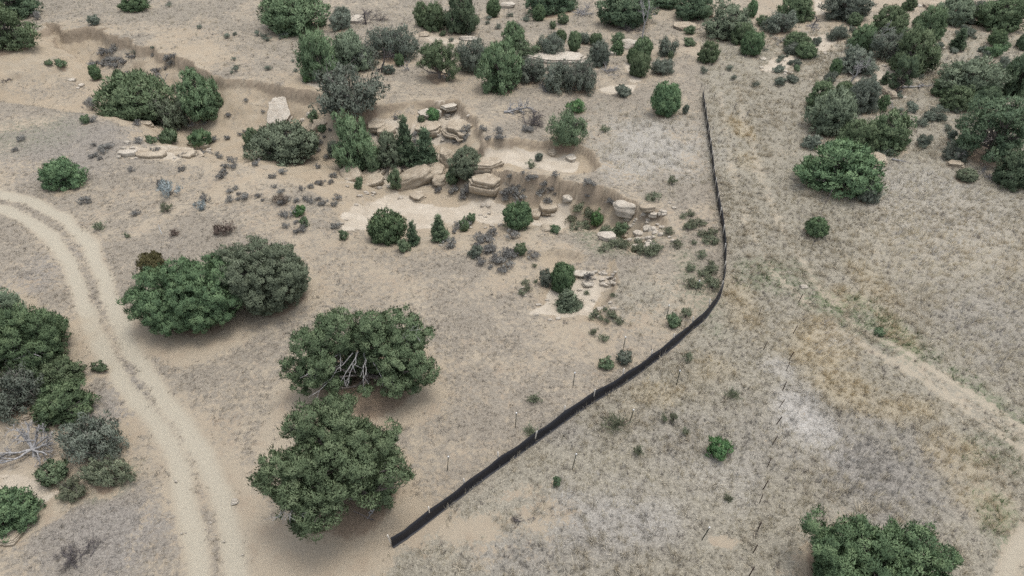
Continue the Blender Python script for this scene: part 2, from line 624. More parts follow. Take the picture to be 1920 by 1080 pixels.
    ext = np.array([np.percentile(np.abs(b[:, 0]), 98.5) * 2, np.percentile(np.abs(b[:, 1]), 98.5) * 2, np.percentile(b[:, 2], 99)])
    PROTO[key] = (cm, wm, ext)
    return PROTO[key]

MATCOPY = {}
def with_mat(me, mat):
    """the same crown in another leaf material shares nothing but shape"""
    key = (me.name, mat.name)
    if key not in MATCOPY:
        c = me.copy()
        c.materials.clear()
        c.materials.append(mat)
        MATCOPY[key] = c
    return MATCOPY[key]

DUFF = []          # (x, y, radius): litter and bare soil under crowns
def fit(x0, y0, x1, y1, dr=.95, hmin=.55, hmax=1.7):
    """place and size (width, depth, height) of the plant whose outline fills this box in the photo"""
    cx, cy = (x0 + x1) / 2, (y0 + y1) / 2
    p, dep = gp(cx, cy)
    d = ray(cx, cy)
    hz = .8
    for _ in range(4):
        p, dep = gp(cx, cy, hz)
        sc = F / dep
        a = math.asin(-d[2] / np.linalg.norm(d))
        R = (x1 - x0) / 2 / sc
        Hh = (y1 - y0) / 2 / sc * math.cos(math.atan2(abs(cy - 540), F))
        rd = R * dr
        q = Hh * Hh - (rd * math.sin(a)) ** 2
        lo, hi = R * hmin, R * hmax
        hz = math.sqrt(q) / math.cos(a) if q > 0 else 0
        hz = min(max(hz, lo), hi)
        q2 = Hh * Hh - (hz * math.cos(a)) ** 2
        rd = min(max(math.sqrt(q2) / math.sin(a) if q2 > 0 else 0, R * .55), R * 1.5)
    return p, 2 * R, 2 * rd, 2 * hz, a

NAMES = {'J': ('juniper_tree', 'juniper', 'trunk', 'crown'), 'C': ('juniper_tree', 'juniper', 'trunk', 'crown'),
         'P': ('pine_tree', 'pine tree', 'trunk', 'crown'), 'O': ('pinyon_tree', 'pinyon pine', 'trunk', 'crown'),
         'G': ('scrub_shrub', 'shrub', 'stem', 'foliage'), 'B': ('small_bush', 'bush', 'stem', 'foliage'),
         'S': ('sagebrush', 'sagebrush', 'stem', 'foliage'), 'W': ('weed_tuft', 'weed', 'stem', 'foliage')}
NVAR = {'J': 6, 'C': 3, 'P': 3, 'O': 3, 'G': 5, 'B': 4, 'S': 4, 'W': 4}
DEFMAT = {'J': 'juniper', 'C': 'lush', 'P': 'pine', 'O': 'pine', 'G': 'grey', 'B': 'bush', 'S': 'sage', 'W': 'herb'}
count = {}
def plant_at(kind, p, W, D, Hh, label, mat=None, group=None, wood='bark'):
    i = count.get(kind, 0)
    count[kind] = i + 1
    cm, wm, ext = proto(kind, i % NVAR[kind])
    nm, cat, wn, cn = NAMES[kind]
    rz = random.uniform(-.5, .5) + (math.pi if random.random() < .5 else 0)
    o = thing(nm, label, cat, tuple(p), rz, group, (W / ext[0], D / ext[1], Hh / ext[2]))
    link(wn, with_mat(wm, M[wood]), None, o)
    link(cn, with_mat(cm, M[mat or DEFMAT[kind]]), None, o)
    return o

def plant(kind, x0, y0, x1, y1, label, mat=None, group=None, wood='bark'):
    p, W, D, Hh, a = fit(x0, y0, x1, y1, hmax={'G': .85, 'S': .8, 'J': 1.3, 'P': 2.6}.get(kind, 1.7))
    if kind in 'JCOG':
        DUFF.append((p[0], p[1], W * .5))
    elif kind in 'PB':
        DUFF.append((p[0], p[1], W * .38))
    return plant_at(kind, p, W, D, Hh, label, mat, group, wood)

def hero(x0, y0, x1, y1, lobes, label, mat='juniper', seed=1, seen_wood=1.0, zmul=1.0, dead=()):
    """a near tree whose lobes are read off the photo one by one: (px, py, radius px, how far towards the viewer 0..1)"""
    r = np.random.default_rng(seed)
    p, W, D, Hh, a = fit(x0, y0, x1, y1)
    cx, cy = (x0 + x1) / 2, (y0 + y1) / 2
    hw, hh = (x1 - x0) / 2, (y1 - y0) / 2
    rx, ry, rz = W / 2, D / 2, Hh / 2
    upc = np.array([0, math.sin(a), math.cos(a)])
    nrm = np.array([0, -math.cos(a), math.sin(a)])
    L = []
    for q in lobes:
        px, py, pr = q[:3]
        tw = q[3] if len(q) > 3 else .75
        u, v = (px - cx) / hw, -(py - cy) / hh
        wv = math.sqrt(max(0, 1 - min(1, u * u + v * v)))
        s = np.array([u, 0, 0]) + upc * v + nrm * wv * tw
        k = max(pr / hw * rx - .20, .22) * r.uniform(.85, 1.1)
        c = s * np.array([rx, ry, rz]) + np.array([0, 0, rz])
        c[2] = max(c[2], k * .55)
        L.append((*c, k, k, k * r.uniform(.85, 1.1)))
    L = np.array(L)
    fill = np.array([(0, ry * .3, rz * .75, rx * .66, ry * .5, rz * .5), (-rx * .3, 0, rz * .5, rx * .4, ry * .5, rz * .4), (rx * .35, 0, rz * .5, rx * .4, ry * .5, rz * .4)])
    skirt = [(math.cos(q) * rx * .42, math.sin(q) * ry * .42, rz * .28, rx * .24, ry * .24, rz * .27) for q in np.arange(8) * math.pi / 4
             if not dead or math.sin(q) > -.2]
    fill = np.concatenate([fill[:1] if dead else fill, np.array(skirt)])
    o = thing('juniper_tree', label, 'juniper', tuple(p))
    wd = wood_for(L, r, .15, 1.0, 7)
    link('trunk', tubes('trunk', wd), M['bark'], o)
    link('crown', crown_mesh('crown', np.concatenate([L, fill]), r, .21, 112, .118, .043, density=1.4, keep=.8, gaps=.15), M[mat], o)
    for (ax, ay, bx, by, n) in dead:
        paths = []
        for _ in range(n):
            u, v = (ax + r.normal(0, 6) - cx) / hw, -(ay + r.normal(0, 4) - cy) / hh
            st = (np.array([u, 0, 0]) + upc * v + nrm * .35) * np.array([rx, ry, rz]) + np.array([0, 0, rz])
            u, v = (bx + r.normal(0, 22) - cx) / hw, -(by + r.normal(0, 12) - cy) / hh
            en = (np.array([u, 0, 0]) + upc * v + nrm * .8) * np.array([rx, ry, rz]) + np.array([0, 0, rz])
            pp, ra = limb(st, en, .034, .010, r, .24, 8)
            paths.append((pp, ra))
            for _ in range(5):
                i = r.integers(3, 8)
                d = unit(unit(en - st) + r.normal(size=3) * .8)
                paths.append(limb(pp[i], pp[i] + d * .55, ra[i] * .6, .006, r, .15, 4))
        link('dead_branch', tubes('dead_branch', paths), M['dead'], o)
    DUFF.append((p[0], p[1], W * .5))
    return o

# ------------------------------------------------------------------ trees: near ones, lobe by lobe
hero(257, 475, 462, 612, [(300, 520, 32), (350, 500, 32), (385, 505, 30), (425, 505, 30), (285, 560, 30), (325, 560, 38), (375, 545, 38),
     (420, 545, 34), (445, 560, 20), (310, 590, 26), (350, 590, 28), (395, 585, 28), (430, 575, 24), (360, 520, 30), (400, 490, 22, .2)],
     "broad dark green juniper right of the dirt track, olive brown bush at its upper left", 'lush', 11)
hero(415, 438, 590, 578, [(445, 480, 30), (490, 462, 32), (535, 475, 32), (560, 505, 30), (470, 510, 36), (515, 510, 38), (545, 535, 30),
     (500, 545, 30), (465, 540, 26), (570, 525, 18), (500, 565, 18), (525, 560, 18), (430, 500, 25, .2)],
     "dusty pale green juniper overlapping the right side of a darker broad juniper", 'dusty', 12)
hero(540, 585, 818, 742, [(640, 618, 40, .5), (598, 645, 40), (695, 615, 42, .5), (752, 612, 40, .4), (786, 628, 28, .4), (560, 690, 26), (598, 692, 34),
     (628, 718, 22), (765, 680, 44), (795, 695, 28), (742, 712, 32), (692, 727, 14), (580, 712, 26), (720, 650, 38, .5), (655, 640, 30, .3),
     (770, 645, 36), (620, 680, 24), (775, 722, 22)],
     "wide juniper with a hollow of bare grey branches at its front", 'juniper', 13, 1.0, 1.0,
     [(672, 660, 655, 715, 3), (690, 662, 700, 718, 3), (655, 660, 622, 690, 2), (760, 640, 780, 625, 3)])
hero(500, 735, 778, 998, [(640, 765, 36), (592, 790, 38), (560, 800, 24), (645, 800, 34), (690, 820, 40), (735, 820, 34), (545, 880, 44), (590, 860, 38),
     (640, 860, 40), (690, 865, 38), (745, 880, 34), (765, 890, 18), (525, 900, 24), (580, 915, 40), (620, 905, 36), (660, 905, 28), (615, 950, 38),
     (580, 975, 24), (650, 940, 24), (715, 930, 18, .9), (560, 935, 26), (650, 835, 30), (700, 895, 22, .9)],
     "large juniper nearest the lower end of the black silt fence", 'juniper', 14, 1.0, 1.0,
     [(560, 920, 560, 950, 4)])
hero(1503, 952, 1782, 1150, [(1535, 985, 30), (1580, 985, 28), (1600, 1010, 40), (1550, 1020, 40), (1650, 1010, 36), (1700, 1000, 32), (1720, 985, 22),
     (1690, 1030, 36), (1735, 1040, 30), (1765, 1035, 18), (1560, 1060, 44), (1620, 1060, 46), (1680, 1075, 40), (1740, 1090, 34), (1530, 1095, 30),
     (1590, 1110, 40), (1650, 1115, 40), (1610, 970, 16), (1660, 980, 18)],
     "large dark green juniper at the bottom right, cut by the lower picture edge", 'lush', 15)
hero(-70, 560, 138, 692, [(-30, 590, 36), (20, 590, 34), (60, 590, 32), (100, 600, 30), (118, 620, 22), (-30, 640, 40), (20, 630, 36), (65, 625, 34),
     (105, 645, 26), (10, 665, 28), (-35, 670, 30), (85, 655, 22)],
     "broad juniper on the left edge with grey branches showing underneath, beside the track", 'lush', 16, 1.0, 1.0,
     [(60, 635, 62, 660, 4), (75, 640, 95, 640, 2)])
hero(-70, 538, 52, 600, [(-20, 565, 28), (15, 558, 22), (35, 562, 16), (-45, 575, 26)],
     "greyish juniper top behind the broad juniper on the left edge", 'dusty', 17)
hero(500 - 22, 545, 532, 584, [(492, 567, 14), (512, 565, 14), (505, 575, 10)],
     "low dusty juniper bough growing at the foot of the pale green juniper", 'dusty', 18)

# ------------------------------------------------------------------ trees and shrubs of the middle and far ground: kind, box in the photo, label, leaf colour
T = [
 # left edge
 ('J', 18, 655, 92, 722, "juniper below the broad left edge juniper, wide flat top", 'juniper'),
 ('J', 75, 668, 147, 725, "small juniper touching the left edge cluster on its track side", 'juniper'),
 ('G', -25, 690, 62, 778, "blue grey half dead scrub behind the fallen grey tree", 'grey'),
 ('J', 62, 716, 165, 792, "yellow green juniper between the left cluster and the spreading grey shrub", 'lush'),
 ('G', 112, 776, 231, 858, "low spreading grey green shrub right of the fallen grey tree", 'grey'),
 ('B', 72, 866, 130, 910, "dark green bush below the fallen grey tree", 'bush'),
 ('J', -45, 918, 56, 1003, "round green juniper on the lower left edge above a tan rock", 'lush'),
 ('C', 260, 476, 308, 518, "olive brown round bush at the upper left of the broad juniper", 'olive'),
 ('J', 76, 299, 151, 353, "dark green rounded juniper alone above the bend of the track", 'lush'),
 # wash, left
 ('J', 190, 138, 316, 230, "wide green juniper standing in the wash at the upper left", 'juniper'),
 ('G', 287, 172, 352, 240, "grey dusty juniper scrub between the wide juniper and the tall one in the wash", 'dusty'),
 ('J', 340, 121, 404, 230, "tall juniper with grey dead limbs at the right end of the wash group", 'juniper'),
 ('J', 398, 175, 416, 200, "small juniper bough at the right foot of the tall wash juniper", 'juniper'),
 ('B', 210, 130, 232, 152, "green juniper tip rising behind the wide wash juniper", 'bush'),
 ('C', 168, 122, 188, 148, "small upright juniper left of the wide wash juniper", 'lush'),
 ('B', 104, 111, 124, 127, "small green bush on bare sand at the upper left", 'bush'),
 ('B', 84, 113, 98, 122, "tiny green bush next to a small bush on bare sand", 'bush'),
 ('W', 156, 182, 183, 208, "pale loose bush at the left foot of the wide wash juniper", 'sage'),
 ('B', 152, 216, 169, 231, "small green bush on grassy slope left of the sandstone ledge", 'bush'),
 ('B', 296, 241, 334, 271, "green bush behind the left sandstone ledge", 'bush'),
 ('B', 273, 254, 294, 271, "smaller green bush left of the bush behind the ledge", 'bush'),
 ('B', 354, 241, 394, 278, "dark green rounded bush at the right end of the left ledge", 'lush'),
 ('J', -75, 10, 61, 87, "big dark juniper on the upper left edge", 'juniper'),
 ('J', -40, -28, 56, 32, "dark juniper behind the big juniper in the upper left corner", 'pine'),
 ('J', 224, -16, 274, 19, "dark juniper cut by the top edge near the left corner", 'lush'),
 ('B', 166, 29, 188, 46, "grey green bush alone on the plain below the top edge, left", 'grey'),
 ('W', 60, 20, 75, 37, "pale green bush right of the upper left junipers", 'sage'),
 ('J', 492, -22, 606, 58, "broad dark juniper at the top edge, left of centre", 'juniper'),
 ('G', 619, 20, 653, 60, "blue grey upright bush right of the broad top edge juniper", 'grey'),
 ('G', 626, 11, 656, 30, "low grey bush behind the blue grey upright bush at the top", 'grey'),
 # centre top
 ('J', 776, 5, 810, 48, "left juniper of the touching pair at the top centre", 'juniper'),
 ('J', 792, 8, 836, 56, "middle juniper of the top centre pair, slightly dusty", 'juniper'),
 ('J', 833, -18, 894, 61, "tall dark juniper right of the pair at the top centre", 'pine'),
 ('C', 912, -1, 938, 32, "small upright juniper near the top edge right of the tall dark one", 'lush'),
 ('B', 824, 57, 837, 67, "tiny green bush under the top centre junipers", 'bush'),
 ('J', 558, 60, 627, 148, "round juniper at the left end of the scrub thicket", 'juniper'),
 ('J', 618, 62, 692, 132, "grey green juniper in the middle of the thicket, behind the round one", 'dusty'),
 ('G', 652, 84, 708, 127, "low grey green scrub filling the front of the thicket", 'grey'),
 ('G', 690, 56, 784, 106, "dark grey scrub at the right end of the thicket behind a snag", 'grey'),
 ('B', 567, 140, 583, 155, "tiny bright bush at the foot of the round thicket juniper", 'bright'),
 ('C', 739, 102, 757, 123, "small round green bush right of the standing snag", 'lush'),
 ('B', 717, 121, 739, 139, "small grey bush at the foot of the standing snag", 'grey'),
 ('G', 596, 128, 718, 210, "wide grey shrub with white dead branches on the lip of the wash", 'grey'),
 ('O', 784, 80, 860, 150, "open twiggy pinyon above the wash, brown at its foot", 'juniper'),
 ('G', 858, 77, 918, 132, "dark twiggy scrub right of the open pinyon", 'grey'),
 ('J', 898, 82, 978, 170, "big grey green scrub juniper with a yellow green heart", 'juniper'),
 ('G', 972, 103, 1024, 158, "small dark scrub between two larger thickets, centre top", 'grey'),
 ('G', 1018, 112, 1072, 168, "dark grey green scrub, left half of the thicket above the brush heap", 'grey'),
 ('G', 1062, 116, 1118, 173, "dark grey green scrub, right half of the thicket above the brush heap", 'grey'),
 ('J', 942, 42, 984, 91, "pointed juniper rising behind the big scrub juniper", 'juniper'),
 ('G', 968, 77, 1014, 107, "low green scrub on the left end of the pale rock slab", 'bush'),
 ('G', 1010, 65, 1058, 104, "grey green scrub on the back edge of the pale rock slab", 'grey'),
 ('C', 1040, 57, 1062, 79, "small round bush behind the pale rock slab", 'lush'),
 ('C', 1066, 60, 1089, 96, "first narrow bush in the row behind the pale slab", 'juniper'),
 ('G', 1084, 60, 1108, 83, "grey bush behind the row of narrow bushes", 'grey'),
 ('C', 1107, 63, 1129, 84, "green bush behind the round bush at the slab's right end", 'juniper'),
 ('J', 1105, 79, 1144, 123, "dense rounded bush at the right end of the pale slab", 'grey'),
 ('G', 1146, 60, 1173, 81, "grey green bush left of a tan boulder at the top", 'bush'),
 ('J', 1147, 78, 1171, 101, "round green bush in front of a grey green bush, left of the tan boulder", 'lush'),
 ('C', 1189, 71, 1223, 108, "dark upright juniper right of the tan boulder", 'juniper'),
 ('C', 1176, 92, 1196, 119, "narrow dark green bush between two junipers right of the boulder", 'lush'),
 ('C', 1182, 101, 1219, 143, "grey green rounded juniper in front of the narrow dark bush", 'juniper'),
 ('G', 1222, 109, 1262, 139, "dark spreading scrub right of the grey green rounded juniper", 'grey'),
 ('G', 1236, 71, 1271, 104, "pale grey loose shrub right of the dark upright juniper", 'grey'),
 ('B', 1253, 96, 1264, 113, "small yellow green bush under the pale grey loose shrub", 'bush'),
 ('B', 1281, 71, 1304, 86, "grey green low bush on open ground near the top", 'bush'),
 ('J', 1312, 79, 1349, 116, "small loose juniper alone above the far end of the silt fence", 'juniper'),
 ('B', 1282, 47, 1303, 64, "dark little bush near a flat tan rock at the top", 'bush'),
 ('C', 999, 10, 1022, 39, "small pointed juniper near the top edge, centre", 'lush'),
 ('B', 1046, 25, 1066, 45, "green bush left of the heap of grey deadwood at the top", 'bush'),
 ('B', 1031, 40, 1044, 54, "tiny bush below the green bush by the deadwood heap", 'bush'),
 ('J', 990, -26, 1084, 18, "wide juniper cut by the top edge, centre", 'pine'),
 ('J', 1122, -18, 1224, 46, "broad dark juniper at the top behind the bare standing snag", 'pine'),
 ('J', 1222, -20, 1274, 13, "juniper cut by the top edge right of the bare snag", 'pine'),
 ('J', 1268, -14, 1334, 33, "dark juniper at the top edge above a flat rock", 'pine'),
 ('B', 1153, 159, 1184, 181, "grey green bush on the pale sand path, centre top", 'grey'),
 ('B', 1061, 185, 1096, 211, "bright green bush above the large grey green shrub", 'bright'),
 ('G', 1029, 212, 1098, 268, "rounded grey green shrub at the end of the wash, above the slab pocket", 'bush'),
 ('C', 1223, 157, 1276, 216, "dense egg shaped dark juniper left of the far end of the silt fence", 'lush'),
 ('B', 1280, 195, 1292, 214, "small grey bush right of the egg shaped juniper", 'grey'),
 ('W', 1122, 234, 1148, 248, "low grey green bush right of the rounded grey green shrub", 'herb'),
 # upper right
 ('J', 1326, 8, 1412, 70, "broad grey green juniper right of the top centre, behind a round one", 'dusty'),
 ('J', 1372, 44, 1412, 82, "grey green juniper bough between the broad and the round juniper", 'juniper'),
 ('C', 1392, 61, 1432, 103, "round bright juniper at the front of a group, upper right of centre", 'lush'),
 ('C', 1402, 1, 1420, 32, "narrow dark juniper behind the broad grey green one", 'lush'),
 ('B', 1417, 30, 1441, 49, "low dark bush right of the broad grey green juniper", 'bush'),
 ('G', 1437, 21, 1497, 62, "wide grey green scrub left of a black stump", 'grey'),
 ('J', 1468, -12, 1530, 39, "dark rounded juniper near the top edge, upper right", 'juniper'),
 ('J', 1548, -16, 1632, 36, "broad juniper at the top edge left of the white sand strip", 'grey'),
 ('J', 1591, 24, 1617, 47, "small juniper hanging below the broad top edge juniper", 'bush'),
 ('J', 1472, 61, 1519, 90, "dark juniper left of the pale sand patch", 'juniper'),
 ('G', 1470, 82, 1499, 101, "grey loose bush at the left foot of the dark juniper by the sand", 'grey'),
 ('C', 1493, 81, 1531, 109, "small green juniper in front of the pale sand patch", 'juniper'),
 ('G', 1552, 52, 1594, 73, "low grey sage like shrub above the pale sand patch", 'grey'),
 ('B', 1488, 121, 1501, 135, "tiny bush at the end of the white bare patch", 'bush'),
 ('J', 1574, 90, 1642, 135, "dark juniper behind the white dead tree", 'grey'),
 ('C', 1557, 112, 1577, 143, "narrow green juniper left of the white dead tree", 'lush'),
 ('B', 1543, 134, 1568, 157, "round grey bush at the left of the white dead tree", 'grey'),
 ('J', 1516, 154, 1568, 201, "dark juniper behind the left side of the big rounded juniper", 'juniper'),
 ('J', 1525, 170, 1614, 250, "big rounded pale green juniper on the right side above the lumpy one", 'dusty'),
 ('C', 1570, 153, 1599, 178, "green juniper peak behind the big rounded juniper", 'juniper'),
 ('J', 1597, 147, 1654, 208, "grey green juniper right of the big rounded juniper, beside boulders", 'grey'),
 ('J', 1640, 11, 1704, 62, "juniper with bare white limbs at the head of the right thicket", 'juniper'),
 ('J', 1598, 48, 1644, 98, "green juniper at the left edge of the right thicket", 'juniper'),
 ('G', 1636, 58, 1704, 112, "blue grey scrub full of dead twigs inside the right thicket", 'grey'),
 ('J', 1676, 55, 1756, 135, "large green juniper at the front right of the right thicket", 'juniper'),
 ('J', 1718, 14, 1773, 74, "bright juniper behind the right thicket", 'juniper'),
 ('J', 1694, -14, 1718, 19, "narrow juniper cut by the top edge right of the thicket", 'juniper'),
 ('J', 1763, -8, 1824, 43, "dusty grey juniper near the top edge, upper right", 'dusty'),
 ('G', 1821, 3, 1857, 34, "blue grey low scrub between two junipers at the upper right", 'grey'),
 ('J', 1843, -9, 1928, 54, "large dark juniper in the upper right corner", 'juniper'),
 ('P', 1786, 54, 1816, 93, "small pointed dark tree alone on pale ground at the upper right", 'pine'),
 ('C', 1856, 57, 1886, 86, "small leaning dark bush at the upper right", 'lush'),
 ('B', 1879, 77, 1895, 92, "tiny dark bush beside the small leaning bush", 'bush'),
 ('C', 1911, 63, 1940, 93, "dark bush on the right picture edge near the corner", 'pine'),
 ('B', 1846, 86, 1885, 106, "low flat green bush under the small leaning bush", 'lush'),
 ('J', 1772, 113, 1884, 182, "wide grey green juniper on the right, above the dark pinyon", 'dusty'),
 ('J', 1748, 150, 1786, 178, "green bough low on the left of the wide right juniper", 'juniper'),
 ('J', 1772, 163, 1828, 205, "pale green juniper in front of the wide right juniper", 'juniper'),
 ('J', 1823, 163, 1884, 198, "dark scrubby juniper under the right side of the wide juniper", 'pine'),
 ('B', 1873, 107, 1894, 134, "grey bush between the wide juniper and the right edge", 'grey'),
 ('J', 1890, 100, 1945, 182, "dark juniper on the right picture edge beside the wide one", 'pine'),
 ('O', 1670, 108, 1716, 172, "small pine with a bare brown trunk leaning below the right thicket", 'pine'),
 ('P', 1653, 134, 1669, 157, "tiny pointed tree left of the leaning bare trunk", 'pine'),
 ('J', 1643, 179, 1667, 209, "small dark juniper below two boulders on the right", 'lush'),
 ('O', 1805, 186, 1945, 302, "large dark open pinyon on the right picture edge", 'pine'),
 ('J', 1870, 284, 1945, 348, "dark juniper low on the right edge under the open pinyon", 'pine'),
 ('G', 1769, 268, 1812, 300, "grey bush at the left foot of the open pinyon", 'grey'),
 ('B', 1786, 256, 1810, 281, "green bush against the left side of the open pinyon", 'juniper'),
 ('C', 1797, 317, 1831, 340, "olive green low bush below the dark pinyon", 'herb'),
 ('B', 1721, 251, 1748, 275, "grey green bush in grass right of the double juniper", 'grey'),
 ('B', 1776, 245, 1793, 262, "small grey bush up slope of the grey bush by the pinyon", 'grey'),
 ('J', 1632, 211, 1709, 280, "green juniper right half of the double behind the lumpy one", 'juniper'),
 ('J', 1576, 226, 1644, 287, "grey green juniper left half of the double behind the lumpy one", 'juniper'),
 ('J', 1505, 261, 1646, 354, "large lumpy dark green juniper on the right slope, a thin stalk below it", 'lush'),
 ('B', 1503, 253, 1540, 277, "grey bush behind the upper left of the large lumpy juniper", 'grey'),
 ('G', 1612, 345, 1653, 379, "grey green tufted shrub at the lower right of the large lumpy juniper", 'grey'),
 ('C', 1511, 409, 1553, 444, "small round juniper alone in the dry grass on the right", 'lush'),
 # wash, centre
 ('J', 469, 231, 590, 310, "broad dusty green bush in the sandy wash, left of the boulders", 'dusty'),
 ('J', 457, 239, 482, 275, "narrow bush on the left side of the broad dusty wash bush", 'bush'),
 ('J', 572, 236, 595, 292, "narrow dark bush on the right side of the broad dusty wash bush", 'juniper'),
 ('B', 577, 206, 596, 229, "small bush on the bare bank above the tan rock", 'bush'),
 ('B', 596, 232, 611, 249, "tiny bush beside the tan rock on the bank", 'bush'),
 ('J', 624, 217, 700, 315, "tall dark juniper among the boulders, left of the two pines", 'juniper'),
 ('J', 614, 259, 634, 297, "small grey green juniper at the left of the tall boulder juniper", 'grey'),
 ('J', 704, 247, 750, 309, "pale green young pinyon left of the two pines", 'dusty'),
 ('P', 738, 221, 782, 310, "taller pointed pine of the pair among the boulders", 'pine'),
 ('P', 773, 243, 822, 322, "shorter broader pine of the pair among the boulders", 'pine'),
 ('B', 686, 292, 711, 328, "grey green bush on the tilted slabs under the tall boulder juniper", 'bush'),
 ('B', 664, 332, 681, 354, "tiny bush at the foot of the tilted slabs", 'bush'),
 ('B', 726, 316, 752, 355, "grey green upright bush left of the big overhanging boulder", 'bush'),
 ('J', 842, 277, 903, 332, "pale green spreading bush right of the upright boulder", 'dusty'),
 ('B', 836, 312, 862, 346, "dark bush under the pale green spreading bush", 'bush'),
 ('C', 799, 204, 824, 228, "bright round bush on the white ledge at the top of the boulders", 'bright'),
 ('B', 784, 217, 798, 231, "tiny dark bush at the left end of the white ledge", 'bush'),
 ('C', 691, 396, 759, 457, "dense round dark juniper on the near edge of the pale slab", 'lush'),
 ('P', 761, 416, 785, 459, "tiny pointed pine right of the dense round juniper", 'pine'),
 ('B', 744, 449, 769, 472, "small dark bush under the tiny pointed pine", 'bush'),
 ('P', 806, 403, 840, 452, "young pale pine alone on the near edge of the pale slab", 'bush'),
 ('B', 636, 431, 654, 450, "little dark bush left of the dense round juniper", 'bush'),
 ('B', 862, 411, 879, 434, "left of two little bushes on the slab's right end", 'bush'),
 ('B', 876, 401, 893, 418, "right of two little bushes on the slab's right end", 'bush'),
 ('B', 549, 384, 574, 404, "green bush on the slope left of the pale slab", 'bright'),
 ('B', 561, 405, 578, 425, "second green bush just below another on the slope left of the slab", 'bush'),
 ('W', 862, 232, 884, 251, "pale sage coloured bush at the right end of the white ledge", 'sage'),
 ('W', 686, 297, 700, 312, "small pale bush hugging the slabs below the juniper", 'sage'),
 ('C', 944, 381, 996, 432, "dense dark juniper in the middle of the wash under the layered boulder", 'lush'),
 ('B', 1109, 397, 1131, 424, "bright green bush left of the white boulder", 'bright'),
 ('C', 1035, 496, 1077, 548, "dense bright upright juniper in the lower hollow", 'lush'),
 ('B', 1012, 507, 1039, 537, "grey green bush at the left of the upright juniper in the hollow", 'grey'),
 ('P', 1041, 541, 1089, 584, "loose grey green bush on the pale floor of the lower hollow", 'dusty'),
 ('B', 1146, 416, 1178, 442, "low green bush below the white boulder", 'bush'),
 ('W', 1094, 510, 1113, 528, "small grey bush behind the pale ledge in the lower hollow", 'sage'),
 ('B', 1032, 421, 1052, 438, "pale green bush right of the dense dark wash juniper", 'bush'),
 ('W', 986, 299, 1005, 317, "grey green tuft at the front edge of the slab pocket", 'herb'),
 ('B', 1003, 286, 1018, 302, "small grey bush on the floor of the slab pocket", 'grey'),
 ('W', 1210, 358, 1242, 378, "olive grass bush at the right end of the cut bank", 'herb'),
 ('W', 1252, 330, 1270, 346, "yellow green tuft in dry grass left of the silt fence", 'herb'),
 ('B', 966, 457, 990, 478, "grey green bush on the slope below the dense dark wash juniper", 'bush'),
 ('B', 878, 459, 906, 482, "dark grey bush on the slope under the slab", 'grey'),
 # near ground
 ('B', 1328, 819, 1375, 862, "bright green rounded bush alone in the dry grass at the lower right", 'bright'),
 ('W', 988, 737, 1017, 757, "grey green bush left of the fence, farther from it than the others", 'herb'),
 ('B', 1123, 671, 1151, 693, "left of two grey green bushes beside the middle of the silt fence", 'bush'),
 ('B', 1158, 659, 1188, 684, "right of two grey green bushes beside the middle of the silt fence", 'grey'),
 ('W', 1104, 613, 1122, 629, "small bright weed on sand below the lower hollow", 'herb'),
 ('W', 1120, 624, 1143, 642, "yellow green weed just below another below the lower hollow", 'herb'),
 ('B', 1249, 588, 1277, 614, "green weed patch left of the bend of the silt fence", 'bush'),
 ('W', 1275, 577, 1298, 598, "darker weed at the upper right of the green patch by the fence bend", 'herb'),
 ('W', 1188, 834, 1208, 856, "small green tuft in dry grass right below the large yucca", 'herb'),
 ('W', 1276, 799, 1296, 818, "pale green tuft in dry grass left of the bright bush", 'herb'),
 ('W', 1239, 775, 1252, 793, "left of two pale tufts right of the large yucca", 'herb'),
 ('W', 1256, 773, 1270, 793, "right of two pale tufts right of the large yucca", 'herb'),
 ('B', 1037, 892, 1053, 912, "small green tuft low in the dry grass, right of the silt fence end", 'bush'),
 ('W', 1281, 660, 1300, 680, "pale green tuft right of the silt fence bend", 'herb'),
 ('S', 294, 339, 336, 369, "silver blue sage on the grass above the track", 'silver'),
 ('S', 365, 377, 386, 395, "smaller silver sage right of the larger silver one", 'silver'),
 ('S', 398, 415, 438, 441, "brown grey twiggy shrub left of the slope to the wash", 'rust'),
 ('S', 314, 430, 334, 443, "small dark brown shrub beside the thin white stake", 'rust'),
 ('G', 152, 862, 245, 905, "loose pale green rabbitbrush left of the track, lower left", 'herb'),
 ('G', 110, 898, 162, 938, "smaller pale green rabbitbrush below the larger one", 'herb'),
 ('W', 228, 436, 246, 446, "small weed on the inside edge of the track bend", 'herb'),
 ('B', 170, 680, 202, 696, "low grey green weed between the left cluster and the track", 'bush'),
 ('W', 507, 362, 545, 383, "reddish dry weed on the slope above the green bushes", 'rust'),
 ('W', 300, 380, 322, 398, "green tuft in grass below the silver sage", 'herb'),
 ('W', 174, 415, 198, 432, "yellowish tuft right outside the bend of the track", 'herb'),
 ('B', 1640, 615, 1660, 630, "green weed in the middle of the faint right track", 'bush'),
]
for row in T:
    plant(*row)

